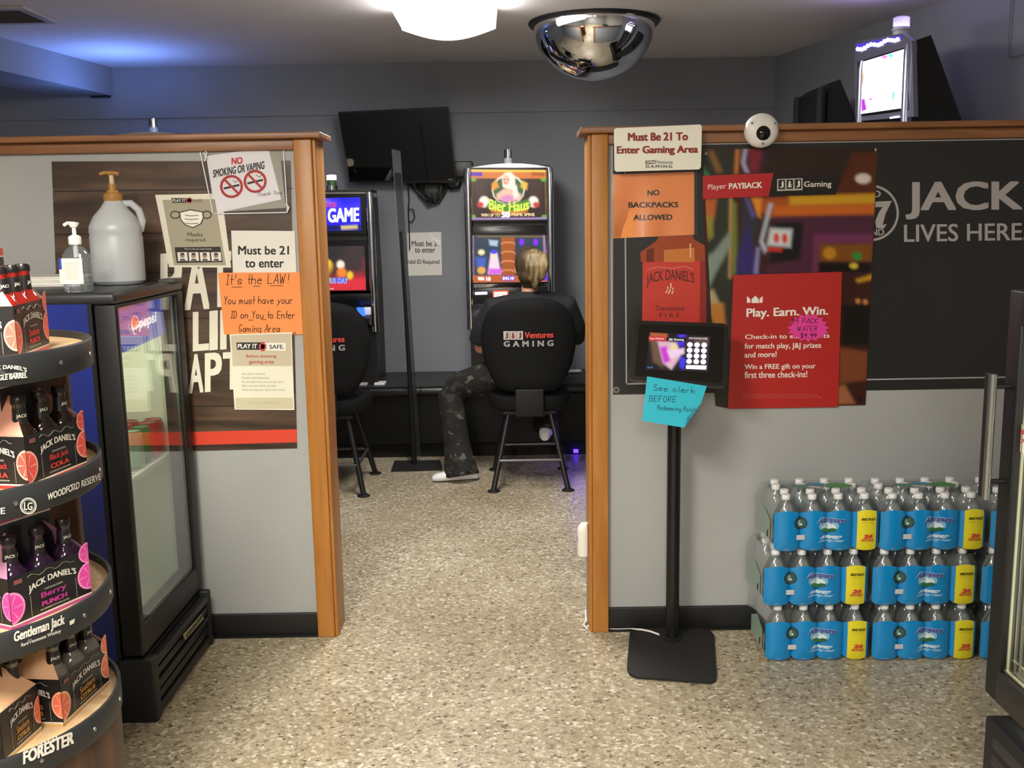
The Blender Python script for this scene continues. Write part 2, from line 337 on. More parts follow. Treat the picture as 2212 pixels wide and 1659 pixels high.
# ------------------------------------------------------------------ setting
CZ, PY, BY = 2.508, 3.49, 6.8
struct(MB().box(-4.2, 3.4, -4, BY+.1, -.06, 0, FLOORM), 'floor')
struct(MB().box(-4.2, 3.4, -4, BY+.1, CZ, CZ+.06, CEILM), 'ceiling')
struct(MB().box(-4.2, 1.85, BY, BY+.1, 0, CZ, WALLB), 'wall_back')
struct(MB().box(-4.3, -4.2, -4, BY+.1, 0, CZ, WALLB), 'wall_left')
struct(MB().prism([(1.748, BY, 0), (2.50, 3.6, 0), (2.62, 3.6, 0), (1.87, BY, 0)], (0, 0, CZ), WALLB), 'wall_right')
struct(MB().box(3.3, 3.4, -4, 3.6, 0, CZ, WALLG), 'wall_shop')
struct(MB().box(-4.2, 3.4, -4.1, -4, 0, CZ, WALLG), 'wall_front')
struct(MB().box(-4.2, 1.76, BY-.016, BY, 2.185, CZ, WALLB), 'trim_1')
struct(MB().prism([(-2.57, BY-.016, 2.33), (-3.0, 3.7, 2.33), (-3.4, 3.7, 2.33), (-2.97, BY-.016, 2.33)], (0, 0, CZ-2.33), WALLB), 'beam')
# half-height dividing wall, two runs with oak posts, caps and face bands
PT = 1.775
struct(MB().box(-4.2, -.69, PY, 3.60, 0, PT, WALLG), 'wall_partition_left')
struct(MB().box(.30, 3.3, PY, 3.60, 0, PT, WALLG), 'wall_partition_right')
struct(MB().box(-.724, -.662, 3.464, 3.628, 0, PT, OAKV, .004).box(-.662, -.650, 3.472, 3.620, 0, PT, OAKV, .003), 'trim_2')
struct(MB().box(.281, .338, 3.464, 3.628, 0, PT, OAKV, .004).box(.269, .281, 3.472, 3.620, 0, PT, OAKV, .003), 'trim_3')
struct(MB().box(-4.2, -.626, 3.44, 3.65, PT, PT+.02, OAKH, .004), 'trim_4')
struct(MB().box(.244, 3.3, 3.44, 3.65, PT, PT+.02, OAKH, .004), 'trim_5')
struct(MB().box(-4.2, -.724, 3.472, PY, PT-.036, PT, OAKH, .003), 'trim_6')
struct(MB().box(.338, 3.3, 3.472, PY, PT-.036, PT, OAKH, .003), 'trim_7')
struct(MB().box(-4.2, -.724, 3.478, PY, 0, .088, VINYL, .003).box(-4.2, -.724, 3.466, PY, 0, .008, VINYL), 'baseboard_left')
struct(MB().box(.338, 3.3, 3.478, PY, 0, .088, VINYL, .003).box(.338, 3.3, 3.466, PY, 0, .008, VINYL), 'baseboard_right')
# access panel line on the angled wall
a = on_plane(2196, 50, (2.133, 5.102, 0), V((.973, .23, 0))); b = on_plane(2176, 124, (2.133, 5.102, 0), V((.973, .23, 0)))
mb = MB(); dv = V((-.23, .973, 0)); nn = V((-.973, -.23, 0))*.004
for s0, e0 in (((0, .0), (0, .30)), ((0, 0), (.22, 0)), ((.22, 0), (.22, .30)), ((0, .30), (.22, .30))):
    p0 = b+dv*s0[0]-dv*.22+V((0, 0, s0[1])); p1 = b+dv*e0[0]-dv*.22+V((0, 0, e0[1])); mb.tube([p0+nn*.2, p1+nn*.2], .003, WALLB, 6)
struct(mb, 'trim_8')

# ------------------------------------------------------------------ signs and posters on the left divider
WOODP = mat_wood('printed_planks', '#2c211c', '#4a382d', '#6b5444', (1.0, 20, 8), 2.2, .42)
BONE = M('#e4dfd0', .55); ORANGE = M('#ff9550', .6); REDB = M('#d8442f', .5)
s = walls(); s.sheet([(112, 349), (628, 347), (642, 968), (136, 981)], WOODP, .0024, .001)
for ya in (412, 505, 590, 690, 778, 880): s.poly([(118, ya), (632, ya-6), (632, ya-4), (118, ya+3)], M("#1c1512", .6), .0027)
s.poly([(134, 940), (641, 927), (642, 955), (135, 969)], REDB, .0029)
s.t('P', 347, 548, 394, 672, BONE, .003, .03, -2); s.t('A', 399, 545, 453, 670, BONE, .003, .03, -3); s.t('T', 452, 544, 500, 664, BONE, .003, .03, -2)
s.t('L', 417, 674, 452, 759, BONE, .003, .03, -3); s.t('I', 453, 672, 471, 757, BONE, .003, .03, -2); s.t('F', 476, 670, 512, 755, BONE, .003, .03, -2)
s.t('C', 362, 768, 402, 852, BONE, .003, .03, -2); s.t('A', 408, 766, 440, 850, BONE, .003, .03, -3); s.t('P', 443, 763, 480, 847, BONE, .003, .03, -3); s.t('T', 482, 761, 522, 842, BONE, .003, .03, -2)
tag(s.build('wood_plank_poster'), 'large dark wood plank poster with big cream letters and a red stripe', 'poster')

s = walls(); s.poly([(446, 332), (604, 318), (618, 449), (474, 458)], M('#a7a59c', .6), .003)
s.sheet([(446, 337), (580, 319), (608, 431), (466, 461)], M('#eceaf0', .6), .0045)
s.t('NO', 501, 341, 525, 356, M('#c8283a'), .005, .04, -2); s.t('SMOKING OR VAPING', 461, 367, 572, 384, INK, .005, .03, -19)
for cx, cy in ((501, 403), (552, 392)):
    s.ring(cx, cy, 25, 25, 5.5, M('#b3262c'), .0056); s.line([(cx-16, cy-16), (cx+16, cy+16)], 5, M('#b3262c'), .0058); s.line([(cx-15, cy+4), (cx+15, cy-3)], 4.5, INK, .005); s.line([(cx+2, cy-14), (cx+9, cy-9), (cx+13, cy-13)], 1.2, INK, .005)
s.hand('Thank You', 556, 424, 8, M('#4c4450', 592, 0), .005, .9, sk=-.1)
top = thing('acrylic_sign_holder', 'clear acrylic sleeve holding the tilted no smoking or vaping notice', 'sign holder', at_y(525, 390, PY-.006))
s.build('no_smoking_notice', top)
s2 = walls(); s2.sheet([(432, 318), (613, 316), (622, 459), (462, 462)], ACRYL, .009, .0015)
for l in (((432, 318), (613, 316)), ((613, 316), (622, 459)), ((622, 459), (462, 462)), ((462, 462), (432, 318))): s2.line(list(l), 2.4, M('#dfe3ea', .15), .0092)
s2.build('clear_sleeve', top)
for px, py in ((441, 322), (440, 330), (618, 440)):
    MB().tube([at_y(px, py, PY-.010), at_y(px+6, py+9, PY-.016), at_y(px+2, py+18, PY-.010)], .003, M('#eef0f6', .15), 6).build('bent_tape', top, Matrix.Identity(4))

s = walls(); q = [(336, 421), (478, 418), (486, 470), (500, 578), (366, 577), (346, 470)]; s.sheet(q, M("#e6e2d3", .5), .0042)
s.poly([(352, 432), (465, 430), (489, 573), (377, 573)], M('#a9a28c', .6), .0046)
s.poly([(371, 428), (404, 428), (404, 438), (373, 438)], INK, .005); s.t('PLAY IT', 374, 430, 402, 436, WHITEP, .0054, .02); s.rect(406, 427, 414, 439, M('#a93a2c'), .0054); s.rect(403, 430, 417, 436, M('#a93a2c'), .0054); s.t('SAFE', 419, 430, 438, 437, M('#5a5648'), .005)
for a, b in (((371, 458), (388, 474)), ((455, 458), (440, 474))): s.ring((a[0]+b[0])/2, (a[1]+b[1])/2-2, 11, 9, 2.6, M('#3a3428'), .005)
mp = [(388, 458), (412, 452), (440, 457), (442, 470), (436, 484), (418, 493), (400, 486), (390, 474)]
s.poly(mp[::-1], M('#3a3428'), .0052); s.poly([(414+(x-414)*.9, 472+(y-472)*.88) for x, y in mp][::-1], M('#f3f1ea'), .0056)
for yy in (465, 473, 482): s.line([(401, yy), (414, yy+1.5), (429, yy)], 1.6, M('#77705f'), .006)
s.t('Masks', 406, 502, 439, 511, M('#4b4636'), .005, .01); s.t('required.', 402, 514, 447, 524, M('#4b4636'), .005, .01)
s.poly([(378, 534), (477, 533), (482, 566), (383, 568)], M('#2a2620'), .005); s.t('How to wear your mask properly', 400, 536, 458, 540, WHITEP, .0054)
for i in range(4):
    x = 384+i*24.2; s.poly([(x, 545), (x+21, 544.5), (x+23, 563), (x+2, 564)], WHITEP, .0054); s.disc(x+11, 552, 5, 5.5, M('#a08a72'), .0058); s.disc(x+11, 548.5, 4.6, 2.6, M('#3a3634'), .006); s.poly([(x+5, 563), (x+7, 559), (x+16, 559), (x+18, 563)], M('#4a4744'), .006)
s.disc(430, 581-3, 2.4, 2.4, STEEL, .006)
tag(s.build('mask_sign'), 'curling masks required sign with a drawn face mask and four small portraits', 'sign')
s = walls(); s.sheet([(500, 498), (637, 499), (641, 592), (504, 592)], WHITEP, .0042)
s.t('Must be 21', 515, 531, 625, 550, INK, .0046, .022); s.t('to enter', 530, 562, 614, 578, INK, .0046, .022)
tag(s.build('age_notice'), 'white must be 21 to enter sheet above the orange sheet on the left divider', 'sign')
s = walls(); s.sheet([(472, 589), (649, 588), (655, 722), (485, 722)], ORANGE, .0058); PEN = M('#4a2a1a', .6)
s.hand("It's the LAW!", 490, 614, 20, PEN, .0062, 1.7, 629, -.02); s.hand('You must have your', 485, 656, 16, PEN, .0062, 1.6, 636, -.005); s.hand('ID on You to Enter', 500, 687, 15, PEN, .0062, 1.6, 641, 0); s.hand('Gaming Area', 517, 716, 15, PEN, .0062, 1.5, 607, 0); s.hand('n', 635, 722, 8, PEN, .0062, 1.2)
for x0, x1, yy in ((503, 523, 620), (548, 562, 618), (585, 612, 617), (538, 548, 691), (565, 576, 690)): s.line([(x0, yy), (x1, yy)], 1.4, PEN, .0062)
tag(s.build('handwritten_notice'), "orange handwritten it's the law sheet about carrying ID on the left divider", 'sign')
s = walls(); s.sheet([(497, 722), (631, 717), (637, 885), (508, 884)], M('#e8e4d4', .55), 0.0074)
s.poly([(500, 724), (629, 720), (632, 790), (504, 790)], M('#c9bda6'), 0.0079); s.poly([(512, 739), (566, 739), (566, 755), (513, 755)], INK, 0.0084); s.t('PLAY IT', 515, 742, 557, 752, WHITEP, 0.0088, .03); s.poly([(574, 740), (618, 740), (618, 757), (575, 756)], M('#efece4'), 0.0084)
s.rect(565, 738, 573, 758, M('#c8444a'), 0.0088); s.rect(561, 743, 577, 753, M('#c8444a'), 0.0088); s.t('SAFE.', 583, 744, 615, 753, M('#333'.ljust(7, '3')), 0.0088, .02)
s.t('Before entering', 533, 765, 598, 774, M('#b05a50'), 0.0084, .02); s.t('gaming area:', 539, 777, 594, 787, M('#b05a50'), 0.0084, .02)
for i, l in enumerate(('Face mask is required', 'Practice social distancing', 'Do not enter if you are running a fever', 'Make sure your hands are clean', 'Avoid touching your eyes, nose, mouth')):
    s.t(l, 524, 804+i*8.6, 524+(49, 58, 90, 74, 92)[i], 810.5+i*8.6, M('#a5a193'), 0.0084)
s.poly([(510, 858), (633, 858), (635, 882), (511, 882)], M('#cdc5ab'), 0.0084); s.t('Thank you for playing it safe', 536, 867, 606, 871, M('#a89f86'), 0.0089)
tag(s.build('safety_sheet'), 'beige play it safe rules sheet below the orange sheet on the left divider', 'sign')

# ------------------------------------------------------------------ signs and posters on the right divider
BAN = mat_noise('black_banner_vinyl', '#1d1d1e', '#232324', freq=3, rough=.42); SILV = M('#a9a3a3', .5)
s = walls(); s.sheet([(1324, 292), (2300, 281), (2300, 836), (1324, 852)], BAN, .003, .002)
for l in (((1349, 314), (2240, 300)), ((1349, 314), (1353, 829)), ((1353, 829), (2185, 814))): s.line(list(l), 3.0, SILV, .0034)
s.disc(1331, 842, 7, 7, M('#8d8b86', .3, .8), .0036); s.disc(1331, 842, 3, 3, INK, .004)
s.ring(1880, 460, 61, 61, 5, SILV, .0034, 44); s.t('OLD', 1850, 413, 1902, 428, SILV, .0034, .02, -2, 0); s.t('No', 1838, 438, 1880, 490, SILV, .0034, .02); s.poly([(1882, 436), (1926, 434), (1912, 462), (1906, 486), (1915, 484), (1908, 494), (1892, 492), (1890, 478), (1898, 458), (1906, 447), (1884, 448)], SILV, .0034); s.t('BRAND', 1846, 496, 1909, 510, SILV, .0034, .02, -2)
s.t('JACK', 1955, 393, 2208, 474, SILV, .0034, .026, -2); s.t('LIVES HERE.', 1952, 485, 2217, 523, SILV, .0034, .012, -4)
s.t('PLEASE DRINK RESPONSIBLY. JACKDANIELS.COM 2016 LYNCHBURG, TENNESSEE', 1978, 757, 2190, 765, M('#343333'), .0034)
s.poly([(1383, 545), (1418, 520), (1428, 500), (1490, 498), (1500, 518), (1540, 540), (1540, 566), (1384, 566)], M('#9c4a2c', .25), .0034)
s.poly([(1434, 540), (1500, 535), (1500, 566), (1434, 566)], M('#c8793a', .3), .0038); s.poly([(1396, 540), (1412, 534), (1412, 566), (1396, 566)], M('#6d2c1c', .3), .0038); s.poly([(1489, 526), (1492, 526), (1493, 556), (1490, 556)], M('#f0b08a', .3), .004)
s.poly([(1388, 566), (1524, 563), (1524, 812), (1386, 812)], M('#c4392e', .4), .0036); s.poly([(1512, 564), (1526, 563), (1524, 812), (1510, 812)], M('#8d2620', .4), .004)
s.t("JACK DANIEL'S", 1396, 592, 1499, 622, M('#4a1a14', .5), .004, .01, -3, 9); s.line([(1398, 583), (1420, 576), (1450, 580), (1480, 575), (1497, 582)], 1.6, M('#d98070'), .004)
for a in ((1438, 632, 1442, 620), (1444, 634, 1449, 612), (1451, 634, 1453, 622)): s.line([(a[0], a[1]), ((a[0]+a[2])/2+2, (a[1]+a[3])/2), (a[2], a[3])], 2.2, M('#f6d8b0'), .004)
s.t('Tennessee', 1415, 660, 1478, 671, M('#5a1c16'), .004, .01); s.t('FIRE', 1424, 676, 1468, 686, M('#5a1c16'), .004, .01, 0, 0, 1.5)
tag(s.build('whiskey_banner'), 'wide black vinyl banner with a red bottle and big silver lettering on the right divider', 'banner')

s = walls(); s.sheet([(1516, 320), (1895, 321), (1882, 600), (1868, 874), (1570, 881), (1545, 876), (1524, 600)], M('#3a1d18', .3), .006)
LAY = [([(1517, 322), (1524, 600), (1545, 876), (1572, 880), (1584, 700), (1578, 430), (1600, 322)], '#2b2c26', 6),
 ([(1527, 326), (1540, 325), (1560, 370), (1548, 376)], '#7d5a34', 6),
 ([(1517, 358), (1530, 378), (1518, 380)], '#2f9a6c', 6),
 ([(1518, 430), (1548, 430), (1542, 470), (1522, 520)], '#b5622c', 6),
 ([(1526, 470), (1538, 465), (1540, 510), (1530, 520)], '#8a8a3a', 6),
 ([(1550, 430), (1578, 430), (1574, 620), (1556, 600)], '#2d3328', 6),
 ([(1578, 430), (1590, 440), (1592, 590), (1580, 595)], '#6e7a33', 6),
 ([(1576, 428), (1579, 428), (1577, 600), (1574, 600)], '#caa06a', 6),
 ([(1516, 560), (1540, 545), (1575, 500), (1578, 530), (1545, 590), (1522, 640)], '#7c8d82', 6),
 ([(1524, 630), (1540, 625), (1556, 660), (1530, 690)], '#a99a78', 6),
 ([(1530, 655), (1562, 655), (1566, 700), (1540, 700)], '#b5762f', 6),
 ([(1589, 324), (1596, 324), (1592, 375), (1586, 375)], '#d0803a', 6),
 ([(1601, 323), (1652, 323), (1640, 372), (1605, 372)], '#3a1f3e', 6),
 ([(1606, 322), (1613, 322), (1608, 352), (1616, 372), (1609, 372), (1601, 352)], '#b9b6d4', 6),
 ([(1616, 322), (1648, 322), (1636, 372), (1620, 372)], '#7c2230', 6),
 ([(1656, 322), (1662, 322), (1650, 370), (1644, 370)], '#4b3f86', 6),
 ([(1655, 322), (1895, 322), (1891, 430), (1640, 372)], '#2c1d17', 6),
 ([(1840, 330), (1894, 330), (1891, 430), (1800, 430)], '#54240f', 6),
 ((1863, 386, 17, 11), '#ddd2cc', 4),
 ([(1610, 430), (1892, 418), (1886, 468), (1660, 470)], '#a5501a', 6),
 ([(1704, 424), (1891, 419), (1889, 440), (1704, 444)], '#c99a1e', 6),
 ([(1670, 446), (1889, 442), (1888, 462), (1672, 468)], '#c4641c', 6),
 ([(1622, 428), (1644, 428), (1642, 470), (1632, 470)], '#e08a2c', 6),
 ([(1604, 430), (1622, 430), (1640, 480), (1608, 600), (1590, 595)], '#30313c', 6),
 ([(1610, 430), (1614, 430), (1630, 466), (1624, 470)], '#5d5da8', 6),
 ([(1590, 560), (1616, 480), (1640, 600), (1654, 592), (1590, 592)], '#33296a', 6),
 ([(1660, 440), (1668, 440), (1647, 520), (1656, 540), (1650, 546), (1640, 522)], '#b7c3d8', 6),
 ([(1634, 535), (1640, 535), (1635, 590), (1628, 590)], '#9390c6', 6),
 ([(1672, 468), (1888, 464), (1884, 590), (1655, 592)], '#4a2338', 6),
 ([(1672, 480), (1735, 480), (1727, 560), (1660, 570)], '#141318', 6),
 ([(1663, 493), (1710, 495), (1706, 534), (1656, 530)], '#c7d2d8', 6),
 ((1676, 514, 6, 11), '#d8362c', 4),
 ((1694, 515, 6, 11), '#d8362c', 4),
 ([(1657, 534), (1688, 536), (1686, 543), (1657, 541)], '#d8362c', 6),
 ([(1757, 505), (1889, 505), (1886, 525), (1768, 525), (1764, 588), (1754, 588)], '#6e3158', 6),
 ([(1768, 527), (1884, 526), (1882, 566), (1768, 566)], '#7a4a16', 6),
 ((1791, 547, 14, 13), '#b8801c', 4),
 ((1850, 553, 10, 9), '#2f8a3c', 4),
 ([(1768, 566), (1882, 566), (1880, 590), (1768, 588)], '#15100c', 6),
 ((1843, 574, 9, 6), '#d0bc3a', 4),
 ([(1848, 604), (1886, 592), (1884, 602), (1852, 610)], '#d09a2a', 6),
 ([(1820, 660), (1882, 655), (1880, 745), (1816, 745)], '#17130f', 6),
 ((1852, 650, 5, 5), '#c98a48', 4),
 ((1868, 652, 5, 5), '#c98a48', 4),
 ([(1812, 750), (1874, 760), (1870, 820), (1810, 828)], '#7a4226', 6),
 ([(1808, 834), (1824, 830), (1846, 872), (1808, 874)], '#9a6040', 6)]
picture(s, ((1517, 321), (1894, 322), (1868, 873), (1546, 876)), '#3a1d18', LAY, 4.2, print_mat('poster_print'), .0065)
s.poly([(1517, 380), (1669, 374), (1659, 424), (1517, 430)], M('#b3262a', .35), .0095); s.t('Player', 1528, 399, 1567, 414, WHITEP, .0099, 0, -3); s.t('PAYBACK', 1573, 396, 1645, 409, WHITEP, .0099, .03, -3)
s.poly([(1669, 376), (1812, 382), (1803, 420), (1659, 424)], M('#1a1715', .35), .0094); s.poly([(1677, 387), (1732, 385), (1732, 411), (1677, 413)], M('#b5b0a8'), .0097)
for i, ch in enumerate('J&J'): s.rect(1680+i*17.5, 389-i*.7, 1694+i*17.5, 409-i*.7, M('#1a1715'), .01); s.t(ch, 1683+i*17.5, 392-i*.7, 1691+i*17.5, 406-i*.7, WHITEP, .0103, .02)
s.t('Gaming', 1735, 392, 1794, 408, WHITEP, .0099, .01, -1)
RED = M('#b02622', .4); s.poly([(1583, 594), (1817, 587), (1808, 878), (1571, 882)], RED, .0096)
s.poly([(1612, 639), (1619, 645), (1620, 653), (1612, 654)], WHITEP, .01); s.poly([(1622, 646), (1630, 638), (1637, 645), (1638, 654), (1622, 654)], WHITEP, .01); s.poly([(1639, 645), (1646, 639), (1646, 653), (1639, 654)], WHITEP, .01)
s.t('Play. Earn. Win.', 1611, 666, 1787, 690, WHITEP, .01, .025, -5); s.t('Check-in to earn points', 1608, 722, 1790, 735, WHITEP, .01, .012, -3)
for l, x1, ya, yb in (('for match play, J&J prizes', 1772, 741, 756), ('and more!', 1676, 760, 772), ('Win a FREE gift on your', 1760, 786, 800), ('first three check-ins!', 1742, 802, 816)): s.t(l, 1607, ya, x1, yb, WHITEP, .01, .015, -2)
s.t('Must be 21 to play. Some restrictions may apply, see clerk for details. Promotion subject to change', 1603, 850, 1765, 854, M('#c06a62'), .01); s.t('If you or someone you know has a gambling problem, crisis counseling can be accessed by calling', 1603, 855, 1774, 859, M('#c06a62'), .01)
for x, y in ((1524, 332), (1889, 324), (1857, 863)): s.disc(x, y, 2.5, 3.5, CHROME, .0105)
tag(s.build('rewards_poster'), 'blurry casino scene poster with a red play earn win panel over the black banner', 'poster')
s = walls(); st = []
for i in range(32):
    a = math.pi*2*i/32; r = 1.0 if i % 2 == 0 else .8; st.append((1744+46*r*math.cos(a)*(1.0+.05*math.sin(3*a)), 707+31*r*math.sin(a)))
s.sheet(st[::-1], M('#e23c9a', .6), .0125); PK = M('#5a1240')
s.hand('24 PACK', 1707, 698, 11, PK, .013, 1.2, 1766, 0); s.hand('WATER', 1720, 714, 11, PK, .013, 1.2, 1765, 0); s.hand('$4.99', 1727, 729, 10, PK, .013, 1.4, 1763, 0)
tag(s.build('price_star'), 'pink starburst price card for the 24 pack of water on the red panel', 'price card')
s = walls(3.437); c = [(1330, 277), (1512, 269), (1516, 273), (1514, 361), (1510, 366), (1331, 371), (1327, 367), (1326, 281)]
s.sheet(c, M('#efeee2', .4), .002, .002); DR = M('#8c2f2c', .5)
s.t('Must Be 21 To', 1356, 287, 1486, 305, DR, .0025, .045, -1.5); s.t('Enter Gaming Area', 1332, 316, 1508, 337, DR, .0025, .045, -2)
GY = M('#77736a'); s.poly([(1394, 347), (1417, 346), (1417, 354), (1394, 355)], GY, .0025); s.t('J&J', 1396, 348, 1415, 353, WHITEP, .003, .02); s.t('Ventures', 1418, 347, 1453, 354, GY, .0025, .02); s.t('GAMING', 1394, 356, 1452, 363, GY, .0025, .05, 0, 0, 1.4)
tag(s.build('gaming_age_sign'), 'white rounded must be 21 to enter gaming area sign at the oak cap', 'sign')
s = walls(); s.sheet([(1324, 377), (1499, 371), (1499, 507), (1324, 515)], M('#f79a55', .5), .005)
for l, x0, x1, ya, yb in (('NO', 1398, 1424, 411, 423), ('BACKPACKS', 1357, 1465, 437, 449), ('ALLOWED', 1368, 1452, 464, 476)): s.t(l, x0, ya, x1, yb, INK, .0055, .03, -1)
top = thing('plastic_sleeve', 'clear sleeve with the orange no backpacks allowed sheet beside the right post', 'sign', at_y(1412, 444, PY-.006)); s.build('orange_sheet', top)
s = walls(); n = 14; gl = []
for j in range(9):
    for i in range(n+1):
        u, w = i/n, j/8; px = 1321+u*184; py = 374+w*140-u*6; wv = .0075+.012*math.sin(u*13+w*2.2)*(1-u)**1.5*w+.0012
        gl.append(s.p(px, py, wv))
s.add(gl, [(j*(n+1)+i, (j+1)*(n+1)+i, (j+1)*(n+1)+i+1, j*(n+1)+i+1) for j in range(8) for i in range(n)], mat_clear('crinkled_sleeve', gloss=.10, rough=.16), True); s.build('clear_sleeve', top)
# ------------------------------------------------------------------ drink cooler by the left divider
PALE = M('#dfe6d6', .5); BLUEP = mat_noise('blue_cooler_panel', '#16246e', '#1a2a7c', freq=4, rough=.38); RUBB = M('#09090a', .5)
X0, X1, Y0, Y1, ZT = -1.76, -1.19, 2.845, 3.44, 1.31
top = thing('drink_cooler', 'black and blue glass door drink cooler against the left divider', 'cooler', (-1.45, 3.14, 0))
I4 = Matrix.Identity(4)
def W(mb, name, parent, **k): return mb.build(name, parent, I4, **k)
W(MB().box(X0, X1-.012, Y0, Y0+.006, .20, ZT-.03, BLUEP).box(X0, X1-.012, Y1-.006, Y1, .20, ZT-.03, BLUEP).box(X0, X0+.006, Y0, Y1, .05, ZT-.03, BLUEP), 'side_panel', top)
W(MB().box(X0+.007, X1, Y0+.007, Y0+.04, .205, ZT-.04, PALE).box(X0+.007, X1, Y1-.04, Y1-.007, .205, ZT-.04, PALE).box(X0+.007, X0+.04, Y0+.03, Y1-.03, .2, ZT-.04, PALE).box(X0+.01, X1, Y0+.01, Y1-.01, .2, .24, PALE).box(X0+.01, X1, Y0+.01, Y1-.01, ZT-.07, ZT-.041, PALE), 'liner', top)
W(MB().box(X1-.012, X1, Y0, Y0+.035, .2, ZT-.03, RUBB).box(X1-.012, X1, Y1-.035, Y1, .2, ZT-.03, RUBB).box(X0, X1+.07, Y0-.004, Y1+.004, ZT-.035, ZT, M('#26272a', .42), .012).box(X1+.02, X1+.075, Y1-.10, Y1-.01, ZT-.004, ZT+.008, M('#4a4a48', .5), .004), 'top_panel', top)
XD = -1.122
fr = MB(); z0, z1 = .215, ZT-.035
gy0, gy1, gz0, gz1 = Y0+.026, Y1-.065, .303, ZT-.047
fr.box(X1+.004, XD, Y0+.002, gy0, z0, z1, RUBB, .006).box(X1+.004, XD, gy1, Y1-.002, z0, z1, RUBB, .006).box(X1+.004, XD, gy0-.01, gy1+.01, z0, gz0, RUBB, .006).box(X1+.004, XD, gy0-.01, gy1+.01, gz1, z1, RUBB, .006)
door = W(fr, 'door', top)
tr = MB()
for y in (gy0+.004, gy1-.004): tr.box(XD-.022, XD-.014, y-.003, y+.003, gz0, gz1, STEEL)
tr.box(XD-.022, XD-.014, gy0, gy1, gz0, gz0+.006, STEEL); W(tr, 'glass_trim', door)
W(MB().box(XD-.012, XD-.007, gy0-.008, gy1+.008, gz0-.008, gz1+.008, GLASS), 'glass_pane', door)
s = Sheet((-1.146, 3.1, 1.1), (1, 0, 0)); s.sheet([(252, 677), (349, 645), (357, 721), (263, 764)], E('#3452c4', 1.1), 0, .01)
s.disc(291.5, 702, 8.5, 21, E('#ffffff', 1.5), .001); s.poly([(284, 697), (286, 686), (291, 682), (296, 689), (299, 699), (292, 706), (287, 709)][::-1], E('#f2602a', 1.3), .002); s.poly([(287, 714), (294, 711), (299, 705), (299, 714), (295, 721), (290, 720)][::-1], E('#34308a', 1.2), .002)
s.t('pepsi', 300, 688, 337, 717, E('#ffffff', 1.7), .001, .03, -15); s.build('lit_header', top)
gr = MB().box(X0+.02, -1.13, Y0+.006, Y1-.006, .0, .20, M('#101012', .55)).box(-1.20, -1.095, Y0+.002, Y0+.045, 0, .205, M('#161719', .5), .008).box(-1.20, -1.095, Y1-.03, Y1-.002, 0, .205, M('#161719', .5), .008)
for i in range(5): gr.box(-1.13, -1.098-.004*(i % 2), Y0+.04, Y1-.028, .012+i*.038, .036+i*.038, M('#1d1e20', .45), .005)
g = W(gr, 'base_grille', top); s = Sheet((-1.094, 3.2, .12), (1, 0, 0)); s.sheet([(396, 1371), (436, 1327), (441, 1336), (401, 1383)], M('#9c9a78', .4), .0, .002); s.t('REFRIGERATION', 402, 1371, 436, 1380, INK, .0006, .02, -44); s.build('maker_plate', g)
zs = on_plane(341, 993, (-1.19, 0, 0), V((1, 0, 0))).z
sh = MB()
for i in range(16): sh.cyl((X0+.045, Y0+.06+i*.031, zs-.005), (-1.195, Y0+.06+i*.031, zs-.005), .0025, WHITE, 6)
sh.box(-1.20, -1.185, Y0+.045, Y1-.045, zs-.02, zs, WHITE, .003).box(X0+.045, X0+.052, Y0+.045, Y1-.045, zs-.012, zs, WHITE); W(sh, 'wire_shelf', top)
pl = MB()
for y in (Y0+.17, Y1-.17): pl.box(X0+.041, X0+.05, y-.01, y+.01, .26, ZT-.1, M('#8f968a', .4))
W(pl, 'shelf_rail', top)
# cans on the shelf
def make_can(c):
    t = thing('soda_can', 'x', 'can'); r = .033
    MB().lathe([(.026, 0), (r, .008), (r, .106), (.027, .120)], M(c, .3, .35), 20).build('body', t)
    MB().lathe([(.0275, .1195), (.0275, .1225), (.025, .1225), (.0245, .119), (0, .119)], STEEL, 20).build('lid', t); return t
for i, (x, y, c) in enumerate([(-1.226, 3.236, '#1f8a34'), (-1.226, 3.303, 'r'), (-1.228, 3.364, 'r'), (-1.228, 3.168, '#9cc8a4'), (-1.295, 3.20, 'r'), (-1.294, 3.267, 'r'), (-1.296, 3.333, 'r'), (-1.364, 3.235, 'r'), (-1.363, 3.302, 'r')]):
    if c == 'r':
        if i == 1: proto_red = t = make_can('#c8241e'); t.matrix_basis = Matrix.Translation((x, y, zs)); t['label'] = 'red soda can among the red cluster on the drink cooler shelf'; t['group'] = 'red cans in the drink cooler'
        else: dup(proto_red, (x, y, zs), i)
    else:
        t = make_can(c); t.matrix_basis = Matrix.Translation((x, y, zs)); t['label'] = 'deep green soda can at the front edge of the drink cooler shelf' if i == 0 else 'pale green soda can beside the deep green one on the cooler shelf'
t = thing('water_bottle', 'clear water bottle standing on the bottom of the drink cooler', 'bottle', (-1.30, 2.99, .24))
MB().lathe([(.028, 0), (.032, .01), (.032, .12), (.026, .15), (.013, .178), (.012, .19)], PET, 20).build('body', t); MB().lathe([(.015, .188), (.015, .204), (0, .204)], WHITE, 16).build('cap', t); MB().lathe([(.0325, .06), (.0325, .105)], M('#6f8fc4', .4), 20, cap=False).build('wrap_label', t)

